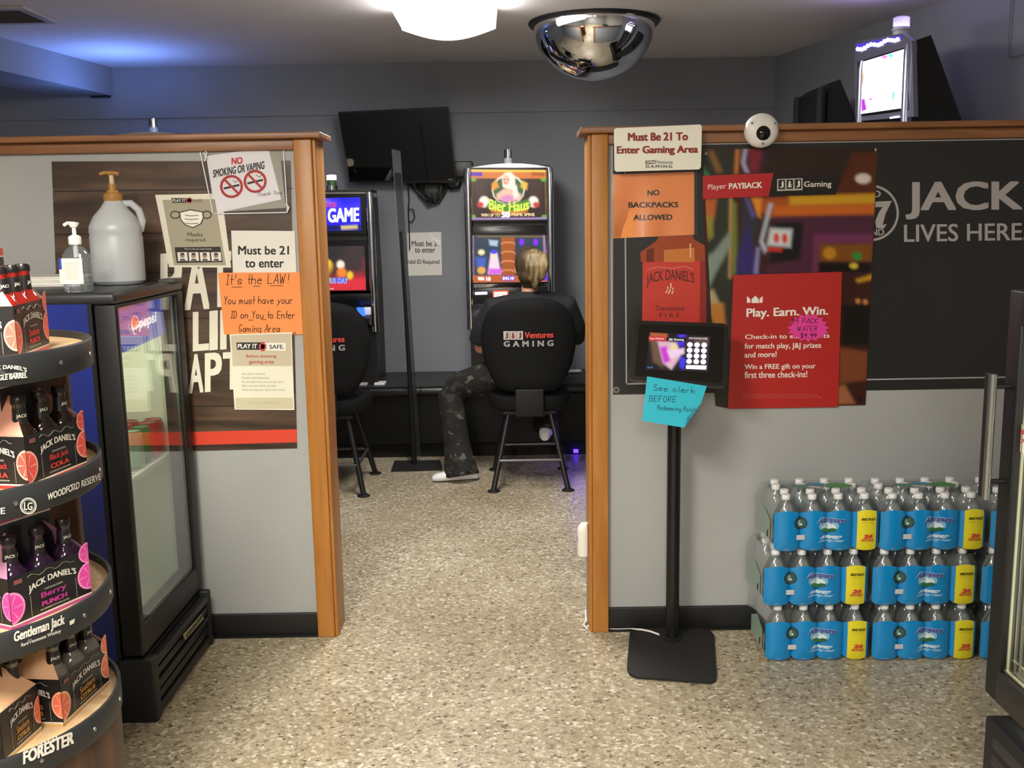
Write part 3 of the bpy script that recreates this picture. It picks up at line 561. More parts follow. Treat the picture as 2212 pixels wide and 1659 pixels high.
# things on the cooler
HDPE = mat_clear('milky_plastic', '#dfe6ea', gloss=.06, rough=.3, body=.62, bcol='#d3d8dc')
w = at_z(238, 617, ZT)
t = thing('gallon_jug', 'milky gallon jug with a brown pump top on the drink cooler', 'jug', (w.x, w.y+.08, ZT), .35)
b = MB(); rr = .081
b.loft([(0, 0, .002, rr*.88, rr*.88), (0, 0, .012, rr, rr), (0, 0, .15, rr, rr), (0, 0, .158, rr*.97, rr*.97), (0, 0, .166, rr, rr), (0, 0, .185, rr*.98, rr*.98), (0, 0, .215, rr*.80, rr*.80), (0, 0, .245, rr*.48, rr*.48), (0, 0, .262, .028, .028), (0, 0, .272, .024, .024)], HDPE, 28, pw=2.3); b.build('body', t)
MB().tube([(.022, 0, .255), (.052, 0, .256), (.074, 0, .235), (.083, 0, .20), (.074, 0, .168)], .012, HDPE, 10, [(.011, .012), (.012, .012), (.0125, .012), (.0125, .012), (.011, .012)]).build('handle', t)
BRN = M('#a2773e', .45); MB().lathe([(.027, .262), (.029, .266), (.029, .285), (.02, .290), (.017, .298)], BRN, 20).build('collar', t)
pm = MB().cyl((0, 0, .298), (0, 0, .345), .0075, M('#cbb58e', .35)).cyl((0, 0, .298), (0, 0, .318), .0115, BRN).tube([(.022, 0, .348), (.006, 0, .352), (-.02, 0, .352), (-.034, 0, .347)], .006, BRN, 8).ball((0, 0, .350), .014, .012, .007, BRN); pm.build('pump', t)
lb = MB(); ring0 = [V((rr*1.006*math.cos(a), rr*1.006*math.sin(a), .045)) for a in [math.radians(205+4*k) for k in range(13)]]
lb.rings([ring0, [p+V((0, 0, .085)) for p in ring0]], WHITEP, cap=False, closed=False)
for k in range(5): lb.tube([ring0[4]*1.012+V((0, 0, .02+.012*k)), ring0[9]*1.012+V((0, 0, .02+.012*k))], .0012, INK, 4)
lb.build('side_label', t)
w = at_z(131, 640, ZT)
t = thing('sanitizer_bottle', 'clear hand sanitizer pump bottle at the near edge of the drink cooler', 'bottle', (w.x-.01, 2.876, ZT), -.1)
CLR = mat_clear('clear_gel_bottle', '#e9eff4', gloss=.08, rough=.03, body=.10, bcol='#ccd6de')
MB().loft([(0, 0, .002, .036, .024), (0, 0, .008, .040, .027), (0, 0, .085, .040, .027), (0, 0, .108, .036, .025), (0, 0, .124, .024, .019), (0, 0, .131, .014, .014), (0, 0, .142, .0135, .0135)], CLR, 28, pw=2.8).build('body', t)
MB().lathe([(.0165, .136), (.0175, .139), (.0175, .157), (.012, .161), (.0075, .163)], WHITE, 18).cyl((0, 0, .16), (0, 0, .190), .0055, WHITE).cyl((0, 0, .10), (0, 0, .138), .007, WHITE).lathe([(.009, .184), (.014, .192), (.015, .197), (0, .2)], WHITE, 16).tube([(0, 0, .195), (-.016, -.004, .196), (-.026, -.006, .190)], .005, WHITE, 8).build('pump', t)
s = MB().box(-.030, .031, -.0282, -.0272, .026, .098, M('#f2efe2', .5)).box(-.040, -.0305, -.026, -.025, .068, .098, M('#2448a8', .5)).box(-.040, -.0305, -.026, -.025, .026, .067, M('#f2efe2', .5))
for k in range(9): s.box(-.022, .022-.004*(k % 3), -.0286, -.0283, .084-k*.0055, .0855-k*.0055, M('#c9bfa0', .6))
s.build('front_label', t)
t = MB()
for k in range(5): t.box(-1.66+.004*k, -1.35-.006*(k % 2), 3.16+.005*k, 3.40-.004*k, ZT+.001+k*.006, ZT+.0062+k*.006, M('#e6e3dc' if k % 2 else '#d8d6d0', .7))
tag(t.build('paper_stack'), 'stack of white papers behind the sanitizer bottle on the drink cooler', 'papers')

# ------------------------------------------------------------------ barrel rack of bottle carriers
RC, RR = V((-1.20, 2.03, 0)), .318; RIMS = (.486, .737, 1.012, 1.263); DW = mat_wood('dark_barrel_staves', '#33231a', '#4a3222', '#61432c', (9, 9, 1.2), 3, .5)
BAND = M('#232527', .5); TAN = mat_wood('tan_shelf_board', '#b3936a', '#c2a47c', '#cbb08a', (2, 9, 9), 3, .6); LET = M('#d9d6cc', .5)
rack = thing('barrel_display_rack', 'barrel shaped bottle rack with four round tan shelves and black lettered hoops', 'display rack', RC)
b = MB(); prof = [(.285, .0), (.30, .10), (.314, .25), (.316, .40), (.312, .425)]; b.lathe(prof, DW, 40); b.build('barrel_body', rack)
b = MB()
for k in range(5):
    b.box(-.19+k*.078, -.19+k*.078+.075, .20, .222, .44, 1.24, DW, .003)
b.build('back_board', rack)
def on_cyl(px, py, r):
    d = ray(px, py); o = V((0, 0, EYE)) - RC; a = d.x*d.x+d.y*d.y; bb = 2*(o.x*d.x+o.y*d.y); c = o.x*o.x+o.y*o.y-r*r
    disc = max(bb*bb-4*a*c, 0); return o+d*((-bb-math.sqrt(disc))/(2*a))
def cyl_text(mb, body, x0, y0, x1, y1, sk, m, bold=.02, arch=0, off=.0035, space=1.0):
    t, fs, _ = glyphs(body, bold, space); return mb.add([on_cyl(x0+u*(x1-x0), y1-v*(y1-y0)+u*sk-arch*(1-(2*u-1)**2), RR+off+k*5e-5) for u, v, k in t], fs, m)
HT = [MB() for _ in range(4)]
tx = HT[3]; cyl_text(tx, "JACK DANIEL'S", -28, 797, 58, 809, -2, LET, .03, 8); cyl_text(tx, 'Tennessee Whiskey', 2, 806, 50, 812, -3, LET, .0); cyl_text(tx, 'SINGLE BARREL', -20, 812, 59, 824, -8, LET, .04)
tx = HT[2]; cyl_text(tx, 'Woodford Reserve'.upper(), 103, 1067, 218, 1082, -46, LET, .025); cyl_text(tx, 'RESERVE', -70, 1104, 11, 1118, -8, LET, .02)
for q in range(28):
    a0 = 2*math.pi*q/28; a1 = 2*math.pi*(q+1)/28
    for r0, r1 in ((18, 15.6), (14, 13)): tx.add([on_cyl(61+rr_*math.cos(a), 1093+rr_*math.sin(a), RR+.0035) for a, rr_ in ((a0, r0), (a0, r1), (a1, r1), (a1, r0))], [(0, 1, 2, 3)], LET)
cyl_text(tx, 'LG', 52, 1085, 70, 1102, 0, LET, .02)
tx = HT[1]; cyl_text(tx, 'Gentleman Jack', 30, 1366, 140, 1394, -40, LET, .035); cyl_text(tx, 'Rare Tennessee Whiskey', 46, 1390, 132, 1400, -32, LET, .01); tx.add([on_cyl(x, y, RR+.0035) for x, y in ((150, 1342), (162, 1336), (160, 1346), (151, 1351))], [(0, 3, 2, 1)], LET)
tx = HT[0]; cyl_text(tx, 'OLD', 88, 1602, 124, 1612, -14, LET, .04, 0, .0035, 1.5); cyl_text(tx, 'FORESTER', 50, 1624, 160, 1652, -46, LET, .045)
for k, z in enumerate(RIMS):
    h = .058; hb = MB(); hb.lathe([(RR, z-h), (RR+.002, z-h+.004), (RR+.002, z-.003), (RR, z), (RR-.006, z), (RR-.006, z-h)], BAND, 56, cap=False)
    for i in range(9): aa = -1.9+i*.42; hb.lathe([(.005, 0), (.0045, .002), (0, .003)], STEEL, 8, (RR*math.cos(aa)+.0015*math.cos(aa), RR*math.sin(aa)+.0015*math.sin(aa), z-.03), (math.cos(aa), math.sin(aa), 0))
    hb.add(HT[k].v, HT[k].f, LET); hb.build('hoop', rack)
    MB().lathe([(RR-.007, z-.034), (RR-.007, z-.016)], TAN, 56).build('shelf_board', rack)
def make_bottle(name, glass, cap, capm, lab):
    t = thing(name, 'x', 'bottle')
    MB().lathe([(.024, .001), (.0285, .006), (.0290, .012), (.0290, .095), (.0275, .104), (.021, .115), (.0148, .124), (.0128, .138), (.0122, .158), (.0135, .160), (.0135, .164)], glass, 20).build('glass_body', t)
    MB().lathe([(.0142, .162), (.0145, .164), (.0140, .173), (.0125, .176), (0, .176)], capm, 18).build('cap', t)
    l = MB().lathe([(.0152, .124), (.0133, .138), (.0127, .153)], M(lab, .4), 18, cap=False)
    for q in (-2.2, -.4): l.text('JACK', (0, 0, 0), (1, 0, 0), (0, 1, 0), LET, .03, 0, lambda p, q=q: V(((.0143+p.z)*math.cos(q+(p.x-.5)*1.5), (.0143+p.z)*math.sin(q+(p.x-.5)*1.5), .134+p.y*.008)))
    l.build('neck_label', t); return t
CL, CW, CH = .195, .13, .104
def make_carrier(flavor, color, fruit, rind, strip, loc, rz, label):
    t = thing('bottle_carrier', label, 'bottle carrier', loc, rz, 'six bottle carriers on the barrel rack')
    flap = {'Berry': '#c98fb4', 'Southern': '#e3b48e'}.get(flavor[0], '#dba08c'); BK = M('#19181a', .4); FR = M(fruit, .45); RI = M(rind, .45); ST = M(strip, .45); TX = M(color, .45); e = .0012
    b = MB()
    b.box(0, CL, 0, e, 0, CH, BK).box(0, CL, CW-e, CW, 0, CH, BK).box(0, e, 0, CW, 0, CH, BK).box(CL-e, CL, 0, CW, 0, CH, BK).box(0, CL, 0, CW, 0, e, BK)
    for x in (CL/3, 2*CL/3): b.box(x, x+.0008, e, CW-e, .004, .085, M('#8a6f52', .8))
    for fr_, dx, n in ((V((0, 0, 0)), V((1, 0, 0)), V((0, -1, 0))), (V((0, CW, 0)), V((0, -1, 0)), V((-1, 0, 0)))):
        ln = CL if abs(dx.x) else CW; o = n*.0006; P = lambda u, z, k=1: fr_+dx*(u*ln)+V((0, 0, z))+o*k
        b.add([P(0, 0), P(1, 0), P(1, .007), P(0, .007)], [(0, 1, 2, 3)], ST); b.add([P(0, .007), P(1, .007), P(1, .010), P(0, .010)], [(0, 1, 2, 3)], LET)
        def half(uc, zc, ru, rz_, lo, hi):
            for mm, sc, k in ((RI, 1, 1.2), (FR, .86, 1.6)):
                pts = [(min(max(uc+ru*sc*math.cos(a), lo), hi), zc+rz_*sc*math.sin(a)) for a in [2*math.pi*i/24 for i in range(24)]]
                b.add([P(u, z, k) for u, z in pts], [tuple(range(24))], mm)
            for a in (0, 1.05, 2.1, 3.14, 4.2, 5.2):
                pts = [(uc, zc), (uc+ru*.8*math.cos(a), zc+rz_*.8*math.sin(a)), (uc+ru*.8*math.cos(a+.12), zc+rz_*.8*math.sin(a+.12))]
                if all(lo <= u <= hi for u, z in pts): b.add([P(u, z, 2) for u, z in pts], [(0, 1, 2)], RI)
        half(0.0, .043, .17, .033, 0, 1) if ln == CL else None
        half(1.0, .048, .17, .030, 0, 1); half(1.0, .098, .13, .022, 0, 1)if ln == CL else None
        fn = lambda p: p
        b.text("JACK DANIEL'S", P(.22, .058, 2.2), dx*(ln*.60), V((0, 0, .017)), LET, .03, .55); b.text(flavor[0], P(.36, .037, 2.2), dx*(ln*.32), V((0, 0, .015)), TX, .02); b.text(flavor[1], P(.36, .023, 2.2), dx*(ln*.32), V((0, 0, .010)), TX, .05)
        for u0 in (.23, .80): b.add([P(u0, .013, 2), P(u0+.008, .013, 2), P(u0+.008, .055, 2), P(u0, .055, 2)], [(0, 1, 2, 3)], M('#8a8884', .5))
        b.text('MALT BEVERAGE WITH NATURAL FLAVORS', P(.34, .0155, 2.2), dx*(ln*.36), V((0, 0, .003)), LET, 0); b.text('TENNESSEE', P(.40, .055, 2.2), dx*(ln*.24), V((0, 0, .004)), M('#9a968e', .5), .03)
        sw = [P(.22+.58*i/12, .094+.004*math.sin(i*1.5), 2.4) for i in range(13)]; b.tube(sw, .0009, M('#77746e', .5), 4)
        if ln == CL: b.add([P(.06, .088, 2), P(.16, .088, 2), P(.16, .097, 2), P(.06, .097, 2)], [(0, 1, 2, 3)], M('#7a4b46', .5))
    b.build('carton', t)
    for xs, xi in ((.0012, .052), (CL-.0012, CL-.052)):
        e2 = MB(); e2.prism([(xs, .002, CH), (xs, CW-.002, CH), (xi, CW/2+.006, .175), (xi, CW/2-.006, .175)], (0.0008 if xs > .1 else -.0008, 0, 0), M(flap, .5))
        for y0, y1, y2, z0, z1, mm in ((.012, .05, .045, .002, .035, FR), (.07, .115, .078, .002, .03, FR), (.055, .072, .064, .03, .055, FR)):
            q = [V((xs+(xi-xs)*(z/.071), y, CH+z)) for y, z in ((y0, z0), (y1, z0), (y2, z1))]; e2.add([p_+V((-.0016 if xs < .1 else .0016, 0, .0006)) for p_ in q], [(0, 1, 2), (2, 1, 0)], mm)
        e2.build('end_flap', t)
    h = MB(); h.box(.03, CL-.03, CW/2-.0008, CW/2+.0008, .004, .195, BK).box(.03, CL-.03, CW/2-.0014, CW/2+.0014, .195, .210, ST).box(.03, CL-.03, CW/2-.0016, CW/2+.0016, .192, .195, LET); h.build('handle_panel', t)
    return t
BOTT = {'red': ('#8a1d16', '#1b1a1b', '#1a1516'), 'cola': ('#1c0e0c', '#1b1a1b', '#1a1516'), 'berry': ('#2a1530', '#1d1318', '#1c161c'), 'citrus': ('#6a6560', '#1b1a1b', '#191718')}
def fill(car, kind, label, group, prs):
    g, c, l = BOTT[kind]
    if kind not in prs: prs[kind] = pr = make_bottle('punch_bottle', M(g, .07, 0, .6), c, M(c, .3, .2), l); first = True
    else: pr = prs[kind]; first = False
    M0 = car.matrix_basis
    for i in range(3):
        for j in range(2):
            w = M0 @ V(((i+.5)*CL/3, (j+.5)*CW/2+(.0035 if j else -.0035)*-1*-1, .0015)); rz = math.atan2(M0[1][0], M0[0][0])+.3*i
            if first: pr.matrix_basis = Matrix.Translation(w) @ Matrix.Rotation(rz, 4, 'Z'); pr['label'] = label; pr['group'] = group; first = False
            else: dup(pr, w, rz, label, group)
prs = {}
for key, tier, cpx, epx, flv, col, fruit, rind, strip, lb, bl in (
    ('red', 3, (40, 779), (119, 747), ('Downhome', 'PUNCH'), '#d8383a', '#ec6a5c', '#f5a794', '#d64f46', 'black carrier with red citrus slices on the top shelf of the barrel rack', 'red bottle in the top shelf carrier of the barrel rack'),
    ('cola', 2, (82, 1061), (203, 1009), ('Black Jack', 'COLA'), '#c43a34', '#e4564a', '#f0aa9a', '#b8362e', 'black cola carrier with red bottle cap prints on the second shelf from the top', 'dark cola bottle in the second shelf carrier of the barrel rack'),
    ('berry', 1, (37, 1367), (171, 1308), ('Berry', 'PUNCH'), '#b3358c', '#d9479f', '#f08cc4', '#a94a86', 'black berry carrier with pink raspberry prints on the third shelf from the top', 'purple berry bottle in the third shelf carrier of the barrel rack'),
    ('citrus', 0, (138, 1570), (219, 1494), ('Southern', 'CITRUS'), '#b88a3a', '#e8735a', '#f0b48c', '#c9a468', 'black citrus carrier with grapefruit slices at the right end of the lowest shelf', 'grey citrus bottle in the right carrier on the lowest rack shelf'),
    ('citrus', 0, None, None, ('Southern', 'CITRUS'), '#b88a3a', '#e8735a', '#f0b48c', '#c9a468', 'black citrus carrier nearest the front of the lowest shelf, cut by the photo edge', 'grey citrus bottle in the front carrier on the lowest rack shelf')):
    z = RIMS[tier]-.0158
    if cpx:
        a = at_z(*cpx, z); e = at_z(*epx, z); rz = math.atan2(e.y-a.y, e.x-a.x); e = a+V((math.cos(rz), math.sin(rz), 0))*CL
        for k in range(40):
            if max((V((q.x, q.y, 0))-RC).length for q in (a, e)) < .300: break
            st_ = V((RC.x-a.x, RC.y-a.y, 0)).normalized()*.002; a += st_; e += st_
    else: a = V((-.985, 1.932, z)); rz = math.radians(174.4)
    c = make_carrier(flv, col, fruit, rind, strip, a, rz, lb); fill(c, key, bl, bl.replace(' bottle ', ' bottles '), prs)
# ------------------------------------------------------------------ cases of water by the right divider
CAPW = M('#e6e8ea', .5); WBL = M('#0f86c8', .28, 0, .5, .2); YEL = M('#e3d62a', .4); NAVY = M('#1d2b57', .4); GRN = M('#2c6b3f', .5)
PX, PYD, BR = .0872, .064, .0425
def case(loc, label, first=None):
    if first: return dup(first, loc, 0, label, 'cases of bottled water stacked by the right divider')
    t = thing('water_case', label, 'case of water', loc, 0, 'cases of bottled water stacked by the right divider')
    pr = None
    for j in range(4):
        for i in range(4):
            x = BR+i*PX+(.012 if j % 2 else 0); y = .036+j*PYD
            if pr is None:
                pr = MB().lathe([(.026, .002), (.0335, .008), (.034, .03), (.0325, .04), (.034, .05), (.0325, .075), (.034, .085), (.034, .115), (.031, .135), (.022, .155), (.0135, .168), (.0125, .176)], PET, 16).build('bottle', t); pr.location = (x, y, 0)
                cp = MB().lathe([(.0145, .174), (.0150, .176), (.0145, .189), (.013, .191), (0, .191)], CAPW, 14).build('cap', pr)
            else:
                c = pr.copy(); COL.objects.link(c); c.location = (x, y, 0); k = cp.copy(); COL.objects.link(k); k.parent = c
    # printed film round the lower two thirds, dented between the bottles
    Wd = 4*PX; n = 48
    def fy(x, z=.07):
        ph = (x % PX)/PX; sc = abs(math.sin(math.pi*ph))**.55; pin = 1-max(0, (z-.115)/.03)*.3 if z > .115 else 1; low = min(1, z/.02)
        return .018-.018*sc*pin*(.6+.4*low)
    f = MB(); zs_ = (.003, .02, .05, .09, .118, .132)
    def grid(x0, x1, zl, m, off=0., k=n):
        nn_ = max(3, int(k*(x1-x0)/Wd)); vs_ = []
        for zf in zl:
            for i in range(nn_+1):
                x = x0+(x1-x0)*i/nn_; z = zf
                if z >= .131: z = .132+.010*abs(math.sin(math.pi*((x % PX)/PX)))*1.0
                if z <= .0031: z = .003+.012*(1-abs(math.sin(math.pi*((x % PX)/PX)))**.5)
                vs_.append((x, fy(x, z)-off, z))
        return f.add(vs_, [(j*(nn_+1)+i, j*(nn_+1)+i+1, (j+1)*(nn_+1)+i+1, (j+1)*(nn_+1)+i) for j in range(len(zl)-1) for i in range(nn_)], m, True)
    grid(0, Wd, zs_, WBL); grid(3*PX+.012, 4*PX-.012, zs_, YEL, .0012)
    mp = lambda p: V((p.x, fy(p.x, p.z)-.0026-abs(p.y), p.z))
    def disc(cx, cz, r, m, o, sx=1.0):
        vs_ = [mp(V((cx, o, cz)))]+[mp(V((cx+r*q/4*sx*math.cos(2*math.pi*i/20), o, cz+r*q/4*math.sin(2*math.pi*i/20)))) for q in (1, 2, 3, 4) for i in range(20)]
        f.add(vs_, [(0, 1+i, 1+(i+1) % 20) for i in range(20)]+[(1+q*20+i, 21+q*20+i, 21+q*20+(i+1) % 20, 1+q*20+(i+1) % 20) for q in range(3) for i in range(20)], m)
    disc(.085, .100, .0215, M('#2a3346', .4), 0); disc(.085, .100, .0165, M('#2e5a4c', .4), .0006); disc(.082, .103, .009, M('#a9cdd2', .4), .0012, .7); disc(.085, .095, .006, M('#d8e6e6', .4), .0013)
    f.add([mp(V((x, 0, z))) for x, z in ((.072, .043), (.100, .043), (.100, .060), (.072, .060))], [(0, 1, 2, 3)], M('#c9c6cc', .5))
    for k in range(7): f.add([mp(V((x, .0006, z))) for x, z in ((.076+k*.003, .046), (.0772+k*.003, .046), (.0772+k*.003, .058), (.076+k*.003, .058))], [(0, 1, 2, 3)], NAVY)
    disc(.178, .090, .022, M('#7fb4d8', .4), 0, 1.5); disc(.178, .084, .014, M('#cfe0e4', .4), .0006, 1.7); f.add([mp(V((x, .0018, z))) for x, z in ((.152, .080), (.158, .071), (.178, .067), (.198, .072), (.204, .080), (.19, .083), (.178, .078), (.165, .083))], [tuple(range(8))], GRN)
    f.text('Absopure', (.1325, .0024, .0925), (.091, 0, 0), (0, 0, .027), M('#8fc0e2', .4), .10, .15, mp, 1, .12); f.text('Absopure', (.134, .0030, .0945), (.088, 0, 0), (0, 0, .023), M('#4a4f92', .4), .05, .15, mp, 1, .12); f.text('PURIFIED', (.148, .0006, .046), (.064, 0, 0), (0, 0, .0105), M('#cfe6f2', .4), .05, 0, mp, 1, .2); f.text('Drinking Water', (.140, .0006, .032), (.080, 0, 0), (0, 0, .012), M('#a8d4ee', .4), .02, 0, mp, 1, .2)
    f.text('24', (.291, .0016, .046), (.030, 0, 0), (0, 0, .014), M('#d0443a', .5), .07, 0, mp, 1, .15); f.text('BOTTLES', (.285, .0016, .036), (.040, 0, 0), (0, 0, .008), M('#d0443a', .5), .05, 0, mp, 1, .1)
    f.text('RECYCLE', (.283, .0016, .108), (.046, 0, 0), (0, 0, .008), M('#4a4a18', .5), .06, 0, mp, 1, .1); f.text('crystal clear', (.287, .0016, .097), (.038, 0, 0), (0, 0, .006), M('#a8a54a', .5), .0, 0, mp)
    f.build('printed_wrap', t)
    e = MB(); D = .036+3*PYD+.036
    zr = [.003, .06, .125, .150, .176]
    def outline(z):
        ins = 0 if z < .13 else (z-.13)*.5
        pts = [(-.004+ins, .02), (-.004+ins, D*.35), (-.004+ins, D*.7), (-.004+ins, D), (Wd*.5, D+.002), (Wd+.004-ins, D), (Wd+.004-ins, D*.5), (Wd+.004-ins, .02)]
        return [V((x, y, z)) for x, y in pts]
    rs = [outline(z) for z in zr]; e.rings(rs, FILM, cap=False, closed=False)
    top_ = [V((x, y, .177+.003*math.sin(x*70)*math.sin(y*90))) for y in (.02, .08, .14, .20, D-.03) for x in (.02, .09, .17, .25, Wd-.02)]
    front = [V((x, fy(x, .14)+.002, .135)) for x in (0, .09, .17, .25, Wd)]
    e.add(front+top_[:5], [(i, i+1, i+6, i+5) for i in range(4)], FILM, True)
    e.build('shrink_film', t)
    g = MB()
    def patch(pts, m, z=.1935): g.add([(x, y, z+.001*math.sin(x*60)) for x, y in pts], [tuple(range(len(pts)))], m)
    patch([(.08, .12), (.12, .10), (.20, .115), (.17, .145), (.10, .15)], M('#4d8078', .4)); patch([(.20, .11), (.27, .10), (.30, .13), (.26, .16), (.21, .15)], M('#3f8a3a', .4), .194); patch([(.16, .135), (.21, .13), (.20, .16), (.15, .165)], M('#3a8ab0', .4), .1945); patch([(.13, .10), (.17, .095), (.19, .11), (.15, .125)], M('#b9bdb6', .4), .195)
    g.build('top_print', t)
    sd = MB(); sd.add([(-.0055, y, z) for y, z in ((.045, .03), (.20, .03), (.20, .09), (.12, .125), (.045, .10))], [(4, 3, 2, 1, 0)], M('#8fa79c', .4)); sd.add([(-.006, y, z) for y, z in ((.07, .035), (.085, .033), (.08, .058), (.065, .06))], [(3, 2, 1, 0)], INK); sd.build('side_print', t)
    return t
c0 = None; WZ = .1925
for tier, nm in ((0, 'bottom'), (1, 'middle'), (2, 'top')):
    for col, cn in ((0, 'left stack'), (1, 'stack in the middle'), (2, 'stack behind the tall cooler door')):
        lb = f'blue case of bottled water, {nm} of the {cn}'
        l = (.836+col*.362+(.010, .0, .028)[tier]*(1 if col == 0 else .6), 3.195+(.0, .006, .002)[tier]-.01*col, tier*WZ)
        if c0 is None: c0 = case(l, lb)
        else: case(l, lb, c0)

# ------------------------------------------------------------------ check-in kiosk
k0 = thing('kiosk_stand', 'black tablet kiosk on a pole with a square foot in front of the right divider', 'kiosk', (.53, 3.27, 0))
bp = [at_z(x, y, .004) for x, y in ((1360, 1372), (1361, 1368), (1375, 1361), (1420, 1358), (1515, 1360), (1536, 1366), (1543, 1376), (1548, 1462), (1546, 1472), (1537, 1477), (1374, 1465), (1359, 1458), (1354, 1446))]
W(MB().prism(list(reversed(bp)), (0, 0, .006), MATTE), 'base_plate', k0)
pb = at_z(1452, 1380, .010); pt = at_y(1459, 915, pb.y); PR = .0235
W(MB().lathe([(PR+.006, 0), (PR+.006, .006), (PR, .010)], BLACK, 24, (pb.x, pb.y, .010)).cyl((pb.x, pb.y, .01), (pb.x, pb.y, .98), PR, M('#131314', .32), 28), 'pole', k0)
TQ = V((.548, 3.30, 1.055)); tn = V((.02, -math.cos(math.radians(24)), math.sin(math.radians(24))))
s = Sheet(TQ, tn)
def rounded(q, r):
    out = []
    for i, (x, y) in enumerate(q):
        for (u, w) in (q[i-1], q[(i+1) % len(q)]):
            l = math.hypot(u-x, w-y); out.append((x+(u-x)*r/l, y+(w-y)*r/l))
        a_, b_ = out[-2:]; out.insert(-1, ((a_[0]+b_[0]+2*x)/4, (a_[1]+b_[1]+2*y)/4))
    return out
sq = rounded([(1371, 692), (1573, 699), (1570, 836), (1359, 820)], 12)
s.prism([s.p(a, b, 0) for a, b in sq], (0, .032, 0), M('#111112', .35)); s.poly(rounded([(1381, 700), (1564, 706), (1560, 828), (1370, 812)], 8), M('#0a0a0b', .18), .0006); s.build('tablet_case', k0)
W(MB().tube([TQ-tn*.03+V((0, .0, -.02)), V((pb.x, pb.y-.01, .99)), V((pb.x, pb.y, .96))], .02, BLACK, 12), 'neck_bracket', k0)
s = Sheet(TQ, tn); scq = ((1403, 718), (1534, 726), (1529, 804), (1394, 799))
s.sheet([scq[0], scq[1], scq[2], scq[3]], M('#050506', .2), .0012, .0006)
picture(s, scq, '#0a0a12', [([(1404, 718), (1440, 719), (1446, 740), (1405, 738)], '#b05a3a', 4), ([(1405, 735), (1425, 736), (1432, 795), (1410, 780)], '#6a5040', 6), ([(1420, 737), (1462, 740), (1470, 770), (1450, 799), (1432, 785)], '#e0b8c8', 4), ([(1425, 750), (1440, 748), (1448, 780), (1434, 786)], '#d03ad0', 4), ([(1450, 742), (1464, 744), (1456, 775), (1446, 770)], '#f0d8a0', 4), ([(1440, 758), (1478, 752), (1478, 764), (1450, 775)], '#f0d0ec', 3), ([(1466, 720), (1482, 721), (1476, 750), (1462, 745)], '#4a30e0', 4), ([(1470, 770), (1482, 776), (1476, 798), (1468, 792)], '#3a3af0', 4), ([(1480, 728), (1533, 730), (1530, 800), (1482, 800)], '#3a2834', 5), ([(1500, 730), (1530, 732), (1529, 745), (1500, 742)], '#5a4a48', 4)], 2.6, print_mat('tablet_picture', 1.0, .2), .0018)
s.poly([(1401, 727), (1440, 728), (1436, 738), (1401, 736)], E('#d8303a', .9), .0024); s.t('Player PAYBACK', 1404, 730, 1434, 734, E('#ffffff', .9), .0027, .02, 1); s.poly([(1441, 728), (1484, 730), (1481, 739), (1438, 737)], E('#16141c', .6), .0024); s.t('J&J Gaming', 1444, 731, 1477, 737, E('#ffffff', .9), .0027, .02, 1); s.t('ENTER YOUR PHONE NUMBER', 1488, 729, 1528, 733, E('#e8e0e0', .9), .0027, .02, 1)
for r_ in range(4):
    for c_ in range(3): s.disc(1490+c_*15.4-r_*.6, 745+r_*12+c_*.5, 6.2, 5.6, E('#f4f2ff', 1.2), .0024)
s.poly([(1482, 789), (1526, 790), (1525, 799), (1481, 797)], E('#ffffff', 1.2), .0024); s.t('rewards', 1398, 791, 1410, 796, E('#4a8ad8', .8), .0024, .02)
s.build('screen', k0)
n_ = (.04, -.97, .22); s = Sheet((.53, 3.215, .90), n_); CY = M('#25b6cf', .6)
s.sheet([(1398, 813), (1527, 834), (1514, 872), (1478, 924), (1387, 909)], CY, 0, .0008); s.poly([(1514, 872), (1478, 924), (1484, 902), (1500, 884)], M('#1a8da6', .6), .003)
TE = M('#12586a', .6); s.hand('See clerk', 1412, 843, 12, TE, .001, 1.3, 1504, .08); s.hand('BEFORE', 1402, 867, 12, TE, .001, 1.3, 1463, .03); s.hand('Redeeming Points', 1420, 885, 10, TE, .001, 1.1, 1507, .06); s.hand('Tn', 1484, 909, 6, TE, .004, 1, 1496, 0)
tag(s.build('sticky_note'), 'curled cyan see clerk note taped under the kiosk tablet', 'note')
cp = [at_z(x, y, .006) for x, y in ((1268, 1352), (1290, 1357), (1330, 1360), (1365, 1359))]+[at_z(x, y, .016) for x, y in ((1385, 1360), (1405, 1364), (1424, 1371))]
fr_ = V((.262, 3.55, .012)); tag(MB().tube([fr_+V((0, .03, .03)), fr_, fr_+V((-.012, -.03, -.004)), fr_+V((0, -.07, -.006))]+cp, .0036, M('#e4e2da', .5), 8).build('power_cable'), 'white cable running along the floor from the right post to the kiosk foot', 'cable')
# sensor on the jamb, dome camera on the cap band
t = thing('motion_sensor', 'white rounded motion sensor low on the inner face of the right post', 'sensor', (.269, 3.52, .28))
MB().loft([(-.020, 0, 0, .020, .026), (-.020, 0, .085, .020, .026), (-.019, 0, .105, .018, .024), (-.014, 0, .118, .012, .015), (-.012, 0, .121, .004, .005)], M('#ecebe4', .4), 20, pw=3).build('body', t); MB().box(-.0415, -.036, -.012, .014, .050, .072, M('#8a8984', .3), .002).build('lens_window', t)
w = at_y(1645, 282, 3.437); t = thing('dome_camera', 'white round security camera on the oak cap above the black banner', 'camera', w)
MB().lathe([(.056, -.014), (.056, .006), (.052, .014), (.040, .024), (.022, .028)], M('#e8e8e6', .35), 32, ax=(0, -1, 0)).build('housing', t); MB().ball((.0, -.022, -.010), .025, .02, .025, GLOSSB, 20).build('lens_dome', t)
for a_ in (0, 2.1, 4.2): MB().lathe([(.004, 0), (.004, .0025), (0, .0025)], STEEL, 10, (.044*math.cos(a_+.5), -.0225, .044*math.sin(a_+.5)), (0, -1, 0)).build('screw', t)

